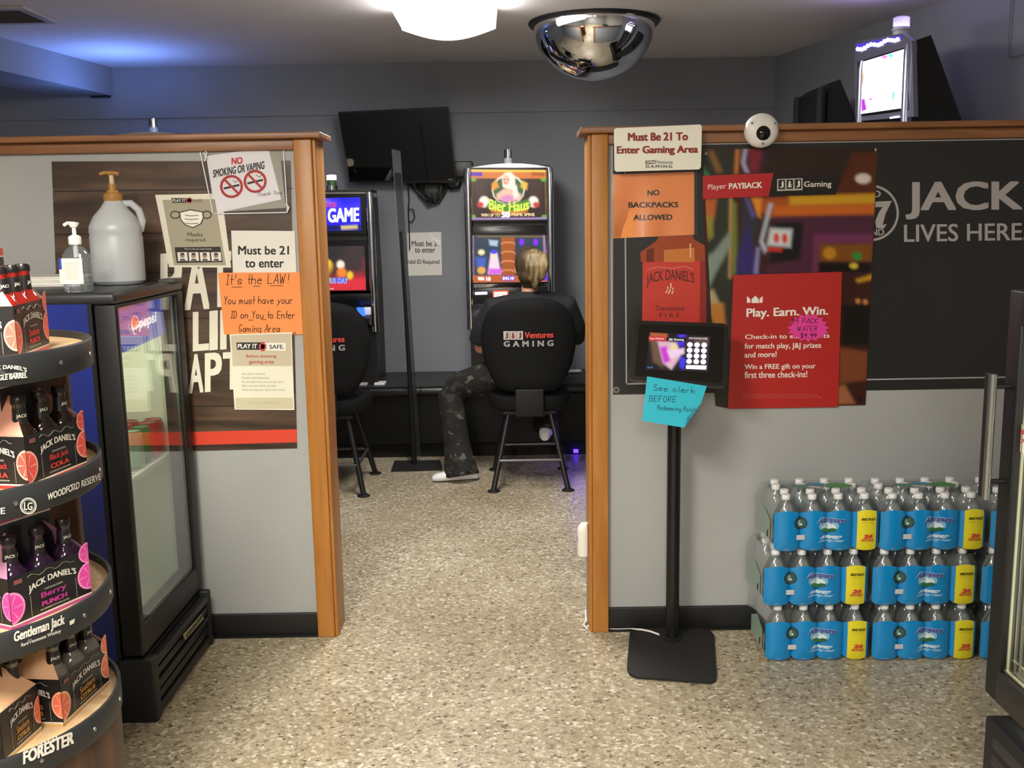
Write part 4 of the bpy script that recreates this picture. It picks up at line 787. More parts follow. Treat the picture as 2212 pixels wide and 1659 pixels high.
# ------------------------------------------------------------------ tall cooler at the right edge
top = thing('tall_glass_door_cooler', 'tall black glass door cooler at the right edge, lit white inside', 'cooler', (1.5, 2.0, 0))
CX, CY0, CY1, CT = 1.145, 1.62, 2.30, 1.33; GREY = M('#26241f', .5)
W(MB().box(CX+.07, 1.80, CY1-.006, CY1, .26, CT, BLACK).box(CX+.07, 1.80, CY0, CY0+.006, .26, CT, BLACK).box(1.79, 1.80, CY0, CY1, .05, CT, BLACK).box(CX+.05, 1.80, CY0, CY1, CT, CT+.05, BLACK, .006), 'side_panel', top)
W(MB().box(CX+.07, 1.79, CY1-.045, CY1-.007, .29, CT-.01, WHITE).box(CX+.07, 1.79, CY0+.007, CY0+.045, .29, CT-.01, WHITE).box(1.75, 1.789, CY0+.02, CY1-.02, .29, CT-.01, WHITE).box(CX+.07, 1.79, CY0+.01, CY1-.01, .27, .31, WHITE).box(CX+.07, 1.79, CY0+.01, CY1-.01, CT-.04, CT-.002, WHITE), 'liner', top)
fr = MB().box(CX, CX+.062, CY1-.062, CY1, .335, CT-.01, RUBB, .006).box(CX, CX+.062, CY0, CY0+.062, .335, CT-.01, RUBB, .006).box(CX, CX+.062, CY0+.05, CY1-.05, .335, .415, M('#1f1d1a', .4), .006).box(CX, CX+.062, CY0+.05, CY1-.05, CT-.09, CT-.01, RUBB, .006)
door = W(fr, 'door', top)
g = MB()
for d_, w_ in ((.004, .004), (.030, .003)): g.box(CX+.012+d_*.6, CX+.018+d_*.6, CY1-.068-d_, CY1-.068-d_+w_, .41, CT-.09, M('#b9b79c', .3, .6)).box(CX+.012+d_*.6, CX+.018+d_*.6, CY0+.06, CY1-.06, .413+d_, .413+d_+w_, M('#b9b79c', .3, .6))
W(g, 'glass_trim', door); W(MB().box(CX+.02, CX+.026, CY0+.058, CY1-.058, .41, CT-.085, GLASS), 'glass_pane', door)
hz0, hz1 = .835, 1.13
W(MB().cyl((CX-.045, CY1-.040, hz0), (CX-.045, CY1-.040, hz1), .009, STEEL, 16).box(CX-.052, CX-.038, CY1-.030, CY1-.012, hz0, hz1, RUBB, .003).cyl((CX-.045, CY1-.035, hz0+.04), (CX+.005, CY1-.035, hz0+.04), .006, BLACK).cyl((CX-.045, CY1-.035, hz1-.03), (CX+.005, CY1-.035, hz1-.03), .006, BLACK), 'handle', door)
W(MB().box(CX+.075, CX+.10, CY1-.085, CY1-.06, .42, CT-.1, E('#f6ffe6', 2.2)), 'light_strip', top)
gr = MB().box(CX+.005, 1.79, CY0+.004, CY1-.004, 0, .275, M('#121213', .55), .006)
for i in range(5): gr.box(CX-.002+.001*i, CX+.02, CY0+.05, CY1-.05, .03+i*.046, .06+i*.046, M('#2a292a', .5), .005)
W(gr, 'base_grille', top)
sh = MB()
for zz in (.66, .98): sh.box(CX+.12, 1.75, CY0+.046, CY1-.046, zz, zz+.008, WHITE).box(CX+.112, CX+.12, CY0+.046, CY1-.046, zz-.01, zz+.022, M('#f4f4ee', .5))
W(sh, 'shelf', top)
s = Sheet((CX+.02, 2.1, .95), (-1, 0, 0)); s.sheet([(2206, 918), (2240, 910), (2240, 985), (2206, 975)], WHITEP, .004, .001); s.disc(2213, 933, 5, 6, M('#d03a34'), .005); s.t('COLD', 2207, 947, 2236, 956, M('#c8304a'), .005, .03); s.build('door_sticker', door)
# ------------------------------------------------------------------ gaming room
SZ = .46
t = thing('machine_stand', 'long black bench under the gaming machines along the back wall', 'bench', (-1.2, 6.48, 0))
SB = mat_noise('black_laminate', '#09090a', '#0e0f10', freq=12, rough=.35); SB.node_tree.nodes['Principled BSDF'].inputs['Specular IOR Level'].default_value = .25
W(MB().box(-4.1, 1.62, 6.20, BY-.02, .10, SZ, SB).box(-4.1, 1.62, 6.26, BY-.02, 0, .10, M('#0c0c0d', .8)), 'cabinet', t)
W(MB().box(-4.1, 1.62, 6.19, BY-.018, SZ, SZ+.012, M('#2d2f31', .4)), 'top_board', t)
for x0, x1 in ((-4.1, -2.2), (-2.195, -1.05), (-1.045, -.57), (-.565, .9), (.905, 1.62)): W(MB().cyl((x0, 6.17, SZ-.018), (x1, 6.17, SZ-.018), .031, M('#141416', .28), 20), 'padded_edge', t)
W(MB().box(.385, .415, 6.222, 6.255, .018, .034, E('#4a2aff', 6)), 'led_strip', t)
def slot(name, label, loc, rz, w, H, trim, wedge=False, candle=('chrome',), arch=.03, bodyc=BLACK):
    t = thing(name, label, 'gaming machine', loc, rz, 'gaming machines'); h = w/2
    if wedge: prof = [(.03, 0), (.03, H-.03), (.09, H-.01), (.14, H-.12), (.42, H-.75), (.42, 0)]
    else: prof = [(.03, 0), (.03, H-.03), (.30, H-.03), (.34, H-.12), (.42, H*.5), (.42, 0)]
    b = MB(); b.prism([(-h+.012, y, z) for y, z in prof], (w-.024, 0, 0), bodyc); b.build('cabinet', t)
    for sx in (-1, 1):
        x = sx*(h-.018)
        MB().tube([(x, .015, .34), (x, .005, .5), (x, .0, H*.6), (x, .0, H-.09), (x*.985, .004, H-.05)], .024, trim, 14, [(.024, .026)]*5).build('side_pillar', t)
    n = 16; a = MB(); top = [V((-h+w*i/n, 0, H-.05+arch*(1-(2*i/n-1)**2))) for i in range(n+1)]
    a.prism(top+[V((h, 0, H-.075)), V((-h, 0, H-.075))], (0, .025 if wedge else .20, 0), trim); a.build('top_arch', t)
    MB().box(-h+.03, h-.03, .0, .04, H-.50, H-.395, M('#131316', .2), .004).build('middle_panel', t)
    if not wedge:
        MB().box(-h+.03, h-.03, -.004, .05, .60, .655, M('#d5d8dc', .15, 1.0), .006).build('chrome_shelf', t)
        b = MB().prism([(-h+.03, .03, .36), (-h+.03, -.13, .40), (-h+.03, -.13, .435), (-h+.03, .03, .52)], (w-.06, 0, 0), M('#1a1b1e', .25)); b.build('button_deck', t)
        MB().box(-h+.03, h-.03, -.006, .03, .50, .60, M('#0f1013', .25), .004).build('bill_panel', t)
        for i in range(5): MB().lathe([(.017, 0), (.016, .008), (0, .010)], M('#c9ced6', .3), 14, (-h+.09+i*(w-.18)/4, -.075, .450), (0, -.45, .89)).build('play_button', t)
    c = MB(); CHM = CHROME if candle[0] == 'chrome' else M('#d4d5e0', .25)
    if candle[0] == 'white': c.lathe([(.045, 0), (.045, .015), (.036, .02), (.036, .075), (.041, .08), (.041, .088), (.036, .092), (.036, .135), (.03, .14), (0, .142)], CHM, 24, (0, .07, H-.03)); c.build('candle_lamp', t)
    elif candle[0] == 'chrome':
        c.lathe([(.034, 0), (.034, .012), (.026, .016), (.026, .05), (.029, .052), (.029, .058), (.026, .06), (.026, .092), (.029, .094), (.029, .1), (0, .102)], CHROME, 24, (0, .14, H-.03))
        cc = c.build('candle_lamp', t); MB().lathe([(.0262, .018), (.0262, .048)], M('#cfd9e6', .2), 24, (0, .14, H-.03), cap=False).build('lens', cc)
    else:
        c.lathe([(.036, 0), (.036, .03), (.028, .034)], CHROME, 24, (0, .14, H-.03)); cc = c.build('candle_lamp', t)
        MB().lathe([(.028, .034), (.028, .064)], M('#4b6a44', .4), 24, (0, .14, H-.03)).build('lower_lens', cc); MB().lathe([(.030, .064), (.030, .094), (0, .098)], E('#ffe6c8', 3), 24, (0, .14, H-.03)).build('lit_lens', cc)
    return t
FY = 6.25
m1 = slot('slot_machine', 'chrome trimmed slot machine the seated person plays, beer girl picture on top', (0, FY, SZ+.012), 0, .536, 1.375, CHROME)
s = Sheet((0, FY-.004, 1.5)); q = ((1015, 366), (1181, 367), (1183, 474), (1017, 475)); s.sheet([(1011, 362), (1185, 362), (1187, 478), (1013, 479)], M('#08080a', .2), 0, .012)
SL = [([(1015, 366), (1181, 367), (1181, 386), (1015, 385)], '#d0702a', 2), ([(1015, 366), (1181, 367), (1181, 372), (1015, 371)], '#f6c04a', 2), ([(1018, 385), (1178, 386), (1180, 470), (1020, 471)], '#2a1614', 2), ([(1016, 371), (1042, 372), (1042, 381), (1016, 380)], '#5a22a8', 1.5), ([(1148, 372), (1176, 373), (1176, 380), (1148, 379)], '#a05020', 2),
 ([(1024, 394), (1050, 390), (1054, 440), (1030, 446)], '#3c2420', 8), ([(1146, 390), (1172, 392), (1170, 446), (1144, 440)], '#3c2420', 8), ((1022, 388, 7, 4), '#6aa02a', 2), ((1175, 388, 7, 4), '#6aa02a', 2), ((1022, 468, 6, 4), '#6aa02a', 2), ((1176, 468, 6, 4), '#6aa02a', 2),
 ((1098, 410, 36, 33), '#e8dcc0', 1.5), ((1098, 411, 33, 30), '#2e5a34', 2), ([(1062, 398), (1072, 388), (1078, 404), (1064, 412)], '#e0902a', 3), ([(1128, 390), (1140, 396), (1138, 410), (1124, 404)], '#e0b03a', 3), ((1046, 436, 11, 12), '#f0e6d8', 3), ((1152, 436, 11, 12), '#f0e6d8', 3), ((1038, 442, 7, 6), '#c83428', 3), ((1158, 442, 7, 6), '#c83428', 3),
 ([(1060, 432), (1098, 444), (1142, 430), (1148, 444), (1098, 462), (1050, 446)], '#4c8428', 3), ([(1054, 446), (1098, 458), (1144, 446), (1138, 458), (1098, 466), (1062, 458)], '#c87a24', 3),
 ([(1084, 380), (1092, 373), (1104, 372), (1112, 380), (1114, 410), (1110, 428), (1104, 412), (1086, 404)], '#f6e2d0', 2), ((1093, 389, 8, 11), '#eab49a', 2), ([(1072, 420), (1088, 408), (1106, 408), (1126, 420), (1124, 432), (1098, 436), (1074, 430)], '#eab8a2', 3), ([(1080, 426), (1098, 420), (1114, 426), (1110, 436), (1086, 436)], '#d488b8', 3), ([(1108, 404), (1116, 400), (1120, 424), (1110, 430)], '#f4e4d4', 3), ((1090, 388, 2, 1.2), '#6a3a34', 1), ((1097, 388, 2, 1.2), '#6a3a34', 1), ((1092, 395, 3, 1.2), '#c04a50', 1),
 ([(1018, 471), (1180, 470), (1181, 474), (1017, 475)], '#8a70c0', 1.5)]
picture(s, q, '#c89a4a', SL, 1.9, print_mat('upper_screen_picture', 1.25, .2), .0008)
s.t('Bier Haus', 1056, 429, 1143, 452, E('#c8e04a', 1.3), .0014, .035, 0, -6); s.t('WIN UP TO', 1039, 461, 1080, 468, E('#e8c890', 1.2), .0014, .04); s.t('50', 1083, 457, 1102, 470, E('#ffffff', 1.5), .0014, .06); s.t('PRIME SPINS', 1105, 460, 1155, 467, E('#e8c890', 1.2), .0014, .04); s.build('upper_screen', m1)
s = Sheet((0, FY-.006, 1.25)); q = ((1017, 508), (1178, 508), (1184, 609), (1018, 611)); s.sheet([(1013, 503), (1185, 503), (1189, 613), (1016, 614)], M('#08080a', .2), 0, .012)
S2 = [([(1017, 508), (1178, 508), (1184, 609), (1018, 611)], '#28384a', 3), ([(1017, 508), (1023, 508), (1024, 598), (1018, 598)], '#a07aa0', 2), ([(1172, 508), (1178, 508), (1182, 600), (1176, 600)], '#a07aa0', 2), ([(1082, 508), (1112, 508), (1113, 594), (1084, 594)], '#a0501e', 1.5)]
for k in range(4): S2.append(([(1082, 526+k*20), (1090, 522+k*20), (1106, 522+k*20), (1113, 526+k*20), (1113, 529+k*20), (1106, 525+k*20), (1090, 525+k*20), (1082, 529+k*20)], '#d88a52', 1))
S2 += [((1040, 545, 7, 6), '#e8dcb0', 3), ([(1028, 556), (1050, 556), (1048, 576), (1030, 576)], '#3a5ab8', 4), ((1040, 584, 9, 8), '#e0a050', 3), ([(1056, 518), (1076, 520), (1074, 532), (1058, 530)], '#a8c0d0', 3), ([(1060, 546), (1074, 546), (1082, 592), (1054, 592)], '#f0cfe0', 3), ((1067, 554, 6, 7), '#f4d8b8', 2), ((1067, 544, 7, 5), '#3a40e0', 2), ([(1056, 580), (1084, 580), (1083, 592), (1055, 592)], '#d060d8', 3), ((1127, 523, 5, 7), '#7a1ee8', 1.5), ((1157, 523, 5, 7), '#7a1ee8', 1.5), ([(1120, 515), (1170, 515), (1172, 590), (1120, 590)], '#2c3e50', 8),
 ((1127, 523, 5, 7), '#8a22ff', 1.5), ((1157, 523, 5, 7), '#8a22ff', 1.5), ([(1019, 595), (1182, 594), (1184, 609), (1018, 611)], '#b85a24', 1.5), ([(1085, 596), (1112, 596), (1112, 606), (1085, 606)], '#7a50d0', 1.5), ((1176, 600, 9, 6), '#5a30e8', 2), ([(1030, 508), (1170, 508), (1170, 513), (1030, 513)], '#6a5a40', 2)]
picture(s, q, '#28384a', S2, 1.9, print_mat('lower_screen_picture', 1.2, .2), .0008); s.t('WIN', 1032, 598, 1046, 606, E('#ffffff', 1.3), .0014, .05); s.t('10', 1050, 598, 1060, 607, E('#ffffff', 1.3), .0014, .05); s.t('$42.10', 1086, 598, 1110, 605, E('#ffffff', 1.2), .0014, .04); s.build('lower_screen', m1)
s = Sheet((0, FY-.014, 1.0)); s.poly([(1026, 631), (1052, 630), (1053, 636), (1026, 637)], E('#d8d4ff', 2.2), .0005); s.build('bill_slot_light', m1); s = Sheet((0, FY-.014, 1.0)); s.poly([(1064, 628), (1098, 627), (1099, 644), (1065, 646)], E('#ff4a2e', 1.6), 0); s.poly([(1067, 631), (1095, 630), (1096, 641), (1068, 643)], E('#ffd8c4', 2.6), .0006); s.t('CASH OUT', 1071, 634, 1092, 638, E('#ff5a3a', 1), .0012, .03); s.build('lit_button', m1); s = Sheet((0, FY-.136, .95))
s.poly([(1041, 661), (1062, 660), (1062, 664), (1041, 665)], E('#4ae0b8', 1.4), .0006); s.t('02', 1042, 678, 1050, 684, E('#e0e4ea', .8), .0006, .03); s.build('meter_display', m1)
m2 = slot('slot_machine', 'black slot machine with blue game sign partly behind the left post', (-1.105, FY, SZ+.012), 0, .54, 1.245, CHROME, False, ('lit',), .005)
s = Sheet((-1.1, FY-.004, 1.5)); s.sheet([(600, 420), (790, 418), (792, 506), (602, 508)], M('#08080c', .2), 0, .012)
picture(s, ((606, 430), (778, 426), (781, 498), (608, 500)), '#1a14c8', [([(606, 440), (640, 424), (726, 428), (740, 446), (780, 440), (780, 452), (606, 470)], '#3a2cf0', 8), ([(606, 488), (781, 486), (781, 498), (608, 500)], '#0c0a50', 3), ([(640, 430), (700, 428), (724, 440), (640, 450)], '#6a5af8', 6), ([(736, 488), (772, 486), (773, 494), (738, 496)], '#b8a878', 2)], 3, print_mat('blue_sign_picture', 1.5, .2), .0008)
s.t('ILLINOIS', 640, 438, 727, 449, E('#c83a8a', 1.2), .0014, .03, -1); s.t('GAME', 708, 450, 776, 481, E('#e8ecff', 1.5), .0014, .04, -2); s.t('WIN', 640, 452, 694, 482, E('#e8ecff', 1.5), .0014, .04); s.disc(700, 466, 4, 5, E('#ffffff', 1.5), .0014); s.build('upper_screen', m2)
s = Sheet((-1.1, FY-.006, 1.2)); s.sheet([(600, 520), (800, 518), (804, 634), (602, 636)], M('#08080c', .2), 0, .012)
picture(s, ((608, 533), (787, 531), (791, 627), (610, 629)), '#2a2426', [([(606, 600), (700, 585), (789, 560), (791, 627), (610, 629)], '#b82430', 14), ([(610, 610), (791, 600), (791, 628), (610, 629)], '#d0303a', 6), ((706, 578, 14, 18), '#f0c020', 4), ((702, 574, 7, 8), '#fff4c0', 3), ((736, 572, 9, 10), '#f4e4d0', 3), ((738, 590, 12, 12), '#f08030', 4), ((756, 594, 7, 9), '#e8c030', 3), ([(698, 602), (716, 600), (716, 608), (698, 609)], '#50c830', 2), ([(720, 600), (748, 599), (748, 610), (722, 610)], '#5a50d8', 2), ([(700, 600), (790, 590), (790, 500), (760, 520)], '#3a2c2e', 14), ((736, 572, 8, 9), '#f4e4d0', 3), ((738, 588, 10, 10), '#f08030', 4), ((756, 594, 6, 8), '#e8c030', 3)], 3, print_mat('red_screen_picture', 1.2, .2), .0008)
s.t('BONUS DAY', 690, 600, 752, 612, E('#8ab0ff', 1.1), .0014, .03, 1); s.t('touch to start', 692, 622, 722, 625, E('#ffffff', 1), .0014); s.build('lower_screen', m2)
s = Sheet((-1.1, FY-.137, .9)); s.poly([(770, 664), (786, 664), (790, 682), (776, 684)], E('#2a5aff', 3), 0); s.build('lit_button', m2)
MB().box(.20, .245, -.10, -.06, .45, .50, M('#e8e8ea', .3), .008).build('touch_pad', m2)
m3 = slot('slot_machine', 'tall slot machine mostly behind the left divider, only its chrome candle lamp showing', (-2.20, FY+.02, SZ+.012), 0, .54, 1.60, CHROME)
MB().box(-.2, .2, .02, .03, 1.30, 1.42, E('#3a6aff', 2.5)).box(-.2, .2, .02, .03, .80, 1.10, E('#2a3a9a', 1)).build('screen', m3); MB().box(-.18, .18, .36, .375, 1.36, 1.44, E('#3f6bff', 4)).build('topper_light', m3)
t = thing('machine_stand', 'black bench under the gaming machines along the angled wall', 'bench', (1.85, 5.0, 0)); W(MB().prism([(1.60, 4.1, 0), (2.36, 4.1, 0), (1.94, 6.0, 0), (1.60, 6.0, 0)], (0, 0, SZ), SB), 'cabinet', t)
TH = math.radians(-84.9); LAV = M('#8f8fa6', .25, .7)
m4 = slot('slot_machine', 'tall slot machine with a bright white screen above the right divider', (1.727, 4.75, SZ), TH, .50, 1.80, LAV, True, ('white',))
n4 = V((math.sin(TH), -math.cos(TH), 0)); s = Sheet(V((1.727, 4.75, 2.0))+n4*.004, n4)
s.sheet([(1846, 112), (1852, 90), (1950, 72), (1972, 88), (1976, 252), (1850, 262)], M('#7f7f98', .3, .3), .004, .02); s.sheet([(1855, 134), (1960, 102), (1966, 238), (1860, 252)], M('#0a0a10', .2), .006, .004)
picture(s, ((1859, 136), (1957, 106), (1962, 232), (1863, 246)), '#fffdf4', [([(1859, 136), (1863, 136), (1866, 246), (1863, 246)], '#f0d860', 1.5), ((1866, 168, 4, 17), '#8a6a30', 3), ([(1863, 214), (1872, 212), (1876, 238), (1864, 242)], '#8a22a8', 2), ((1884, 214, 5, 3), '#c03ab0', 2), ([(1906, 120), (1922, 118), (1920, 126), (1910, 128)], '#b05aa8', 2), ((1928, 120, 6, 5), '#4ac8c0', 2), ([(1930, 200), (1938, 196), (1936, 210), (1931, 228)], '#3ab8c0', 2), ([(1956, 140), (1959, 140), (1961, 168), (1958, 168)], '#d88098', 2)], 2.6, print_mat('white_screen_picture', 2.4, .2), .0075)
for i in range(13): s.disc(1856+i*7.2, 106-i*1.9+2.6*math.sin(i*1.25), 4.0, 4.6, E('#f0eaff', 5), .0075)
for i in range(4): s.disc(1928+i*5, 254.5-i*.8, 2.8, 2.2, E('#e0d8ff', 5), .0075)
s.poly([(1850, 112), (1948, 86), (1950, 76), (1852, 96)][::-1], E('#4a38d8', 1.1), .0055); s.build('screen', m4)
m5 = slot('slot_machine', 'dark angled cabinet above the right divider, left of the bright machine', (1.612, 5.52, SZ), math.radians(-90), .46, 1.72, MATTE, True, ('none',) if False else ('chrome',), 0.0, MATTE)
for c in list(m5.children):
    if c.name.startswith('candle'):
        for g in list(c.children): bpy.data.objects.remove(g)
        bpy.data.objects.remove(c)
MB().box(-.20, .20, -.002, .03, 1.30, 1.66, M('#0b0b0e', .5)).build('screen', m5)

# clear divider on its stand, TV, cables, wall sheet
t = thing('acrylic_divider', 'clear acrylic divider panel on a black foot between the slot machines', 'divider', (-.59, 6.04, 0))
W(MB().prism([at_z(x, y, .002) for x, y in ((845, 1019), (956, 1016), (951, 997), (852, 998))], (0, 0, .010), MATTE), 'base_plate', t)
fb, ft, bt_, bb_ = at_y(895, 990, 6.02), at_y(848, 322, 6.02), at_y(876, 333, 6.42), at_y(899, 975, 6.14)
bb_ = V((fb.x+.03, 6.125, .012)); bt_ = V((bt_.x, 6.125, bt_.z))
fb.z = .012
W(MB().prism([fb, ft, bt_, bb_], (-.006, 0, 0), mat_clear('divider_panel', '#eef3f4', gloss=.08, rough=.02, body=.05, bcol='#c8ccd0')), 'clear_panel', t)
mid = at_y(866, 500, 6.02); W(MB().tube([fb, mid], .009, M('#141415', .4), 8, [.016, .008]), 'edge_post', t)
t = thing('wall_television', 'black flat television hanging tilted on the back wall, switched off', 'television', at_y(857, 318, 6.62))
n_ = V((-.06, -.97, -.22)); s = Sheet(at_y(857, 318, 6.60), n_); pts = [(730, 243), (968, 232), (986, 395), (755, 394)]
s.prism([s.p(x, y, 0) for x, y in pts], (0, .045, 0), M('#101012', .3)); s.build('housing', t); s = Sheet(at_y(857, 318, 6.60), n_); s.poly([(733, 246), (966, 235), (983, 390), (757, 390)], M('#060608', .06), .0012); s.t('VIZIO', 967, 386, 979, 389, M('#8a8c90'), .002, .03); s.build('screen', t)
W(MB().box(-.80, -.62, 6.70, BY-.018, 1.92, 2.06, BLACK).tube([(-.72, 6.72, 2.0), (-.73, 6.66, 1.98)], .03, BLACK), 'wall_bracket', t)
KB = M('#0f0f10', .5)
def wpt(x, y, d=.02): return at_y(x, y, BY-.02-d)
t = thing('cable_bundle', 'tangle of black cables hanging from the television on the back wall', 'cables', wpt(930, 420))
for pts in ([(905, 396), (912, 415), (930, 432), (950, 428), (958, 405), (952, 395)], [(900, 396), (905, 420), (925, 442), (948, 436), (962, 410), (966, 394)], [(915, 396), (924, 440), (940, 438), (946, 400)], [(884, 398), (900, 412), (918, 430), (935, 432)], [(930, 396), (934, 430), (925, 442)], [(960, 400), (975, 408), (990, 404), (996, 392)]):
    W(MB().tube([wpt(x, y, .02+.012*(i % 3)) for i, (x, y) in enumerate(pts)], .009, KB, 8), 'cable', t)
for pts in ([(880, 395), (884, 430), (882, 450), (884, 500), (885, 540)], [(883, 452), (892, 452), (896, 468), (890, 480), (884, 478)]): W(MB().tube([wpt(x, y, .008) for x, y in pts], .004, KB, 6), 'cable', t)
W(MB().box(-.56, -.46, BY-.055, BY-.02, 1.63, 1.75, KB, .006), 'power_brick', t)
a = wpt(978, 350); b = wpt(1022, 383); tag(MB().box(a.x, b.x, BY-.11, BY-.0165, b.z, a.z, M('#161618', .4), .006).build('media_box'), 'small black box on the back wall between the television and the slot machine', 'box')
s = Sheet((0, BY-.001, 0)); s.sheet([(880, 503), (953, 501), (955, 594), (882, 596)], WHITEP, .0015, .001); s.t('Must be 21', 889, 520, 949, 532, M('#4a4c50'), .002, .02); s.t('to enter', 896, 536, 940, 546, M('#4a4c50'), .002, .02); s.t('Valid ID Required', 878, 561, 949, 573, M('#4a4c50'), .002, .02)
s.poly([(925, 503), (951, 520), (953, 531), (949, 531), (930, 512)][::-1], M('#f4f6f8', .1), .0024); tag(s.build('age_notice'), 'taped white must be 21, ID required sheet on the back wall', 'sign')
for nm, x0, x1, y0_, lb in (('pale_tray', 788, 806, 6.3, 'grey'), ('white_tray', 820, 842, 6.28, 'white')):
    a = at_z(x0, 818, SZ+.012); b = at_z(x1, 818, SZ+.012); tag(MB().box(a.x, b.x, 6.23, 6.33, SZ+.012, SZ+.026, M('#b9aeb2' if lb == 'grey' else '#e4e4e6', .5), .004).build('card_tray'), f'flat {lb} tray on the bench beside the blue signed slot machine', 'tray')
mb = MB(); a = at_z(1238, 806, SZ+.012); rr = random.Random(3)
for k in range(4): mb.ball(a+V((.02*k-.03, .01*(k % 2), .012)), .03, .02, .012, M('#dcdde2', .7), 8)
tag(mb.build('crumpled_napkin'), 'crumpled white napkin on the bench right of the seated person', 'napkin')

# gaming chairs
ch = thing('gaming_chair', 'black high chair with a gaming logo holding the seated person', 'chair', (.095, 5.645, 0), 0, 'gaming chairs')
PRF = [(.548, .09), (.556, .14), (.575, .175), (.62, .205), (.70, .240), (.78, .258), (.86, .264), (.93, .252), (.985, .228), (1.022, .196), (1.045, .16), (1.060, .11), (1.066, .06)]
def back_y(x, hw): return -.225+.045*(x/.264)**2
b = MB(); rs = []
for z, hw in PRF:
    k = min(1, (1.073-z)/.05, (z-.540)/.03)**.5; ring = []
    for j in range(36):
        a = 2*math.pi*j/36; c, q = math.cos(a), math.sin(a); x = hw*math.copysign(abs(c)**.9, c); ring.append(V((x, back_y(x, hw)+.042+(.042*k)*math.copysign(abs(q)**.7, q), z)))
    rs.append(ring)
b.rings(rs, DKFAB); bk = b.build('backrest', ch)
lg = MB(); P = lambda x, z: V((x, back_y(x, 1)-.0025, z)); fnl = lambda p: V((p.x, back_y(p.x, 1)-.0025+p.y, p.z))
for i, c in enumerate('J&J'):
    x0 = -.137+i*.036; lg.add([P(x0, .845), P(x0+.034, .845), P(x0+.034, .892), P(x0, .892)], [(0, 1, 2, 3)], M('#a9a5a4', .6)); lg.text(c, (x0+.008, -.0008, .852), (.018, 0, 0), (0, 0, .033), M('#7a2a26', .6), .05, 0, fnl)
lg.text('Ventures', (-.022, 0, .852), (.157, 0, 0), (0, 0, .034), M('#c03a2e', .6), .03, 0, fnl); lg.text('GAMING', (-.137, 0, .806), (.272, 0, 0), (0, 0, .033), M('#8f8d8c', .6), .04, 0, fnl, 1.7); lg.build('logo_print', bk)
s = MB(); s.loft([(0, .02, .435, .20, .19), (0, .02, .45, .225, .215), (0, .02, .50, .235, .225), (0, .02, .525, .225, .215), (0, .02, .535, .18, .17)], DKFAB, 32, pw=3.2); s.build('seat', ch)
MB().box(-.078, .078, -.235, -.215, .42, .57, M('#161618', .6, 0, .3), .006).box(-.07, .07, -.22, -.05, .415, .432, M('#1a1a1c', .5), .004).build('back_bracket', ch)
MB().box(-.15, .15, -.15, .17, .415, .436, M('#141415', .5), .005).build('seat_frame', ch)
for sx in (-1, 1):
    for sy in (-1, 1):
        f0 = V((sx*.207, sy*.245, .008)); l = MB().tube([(sx*.115, sy*.13+.01, .43), f0], .0155, M('#131315', .4), 12).build('leg', ch); MB().lathe([(.036, 0), (.036, .004), (.022, .012), (0, .014)], M('#131315', .5), 20, (f0.x, f0.y, 0)).build('foot_pad', l)
fr = MB(); z = .165; fx, fyy = .175, .205
for a, b in (((-fx, -fyy), (fx, -fyy)), ((fx, -fyy), (fx, fyy)), ((fx, fyy), (-fx, fyy)), ((-fx, fyy), (-fx, -fyy))): fr.cyl((a[0], a[1], z), (b[0], b[1], z), .0095, M('#5a5a5e', .35, .6), 10)
fr.build('foot_rail', ch)
dup(ch, (-1.035, 5.60, 0), 0, 'empty black high chair with a gaming logo, half behind the left post', 'gaming chairs')

# the seated player
SKIN = mat_noise('skin', '#b98468', '#c8947a', freq=14, rough=.5); SHIRT = mat_noise('black_tee', '#0f0f11', '#15151a', freq=30, rough=.85); CAMO = mat_camo()
def remesh(o, vox, sm=4):
    m = o.modifiers.new('merge', 'REMESH'); m.mode = 'VOXEL'; m.voxel_size = vox; m.use_smooth_shade = True
    k = o.modifiers.new('soften', 'SMOOTH'); k.iterations = sm; k.factor = .5; return o
b = MB(); hd = V((.108, 5.69, 1.215))
b.ball(hd+V((0, .0, .02)), .074, .094, .098, SKIN, 24); b.ball(hd+V((0, .045, -.045)), .052, .055, .065, SKIN, 20); b.ball(hd+V((0, .085, -.085)), .028, .022, .02, SKIN, 12)
b.tube([hd+V((0, .085, .015)), hd+V((0, .106, -.018)), hd+V((0, .098, -.032))], .011, SKIN, 10, [.008, .012, .011]); b.ball(hd+V((0, .097, -.058)), .024, .009, .009, SKIN, 12)
for sx in (-1, 1): b.ball(hd+V((sx*.077, .0, -.01)), .010, .02, .03, SKIN, 12)
b.tube([hd+V((0, -.012, -.06)), V((.108, 5.672, 1.10)), V((.108, 5.665, 1.03))], .046, SKIN, 16, [.047, .046, .056])
b.loft([(.105, 5.69, .58, .15, .11), (.105, 5.68, .70, .13, .09), (.105, 5.67, .85, .15, .095), (.105, 5.665, .97, .17, .085), (.105, 5.665, 1.03, .10, .06)], SKIN, 24)
def hand(wrist, d, up, side):
    d = V(d).normalized(); up = V(up); up = (up-d*up.dot(d)).normalized(); s_ = d.cross(up)*side
    b.tube([wrist, wrist+d*.045, wrist+d*.085], .02, SKIN, 12, [(.024, .018), (.036, .014), (.038, .013)])
    for i, (o, ln) in enumerate(((-.029, .068), (-.010, .078), (.010, .072), (.028, .056))):
        p = wrist+d*.080+s_*o; q = p+d*(ln*.5)-up*.004; r = q+d*(ln*.34)-up*.018; e = r+d*(ln*.10)-up*.022; b.tube([p, q, r, e], .008, SKIN, 8, [.0095, .009, .0082, .007])
    p = wrist+d*.03-s_*.028; b.tube([p, p+d*.028-s_*.026, p+d*.058-s_*.030-up*.008], .009, SKIN, 8, [.012, .0105, .008])
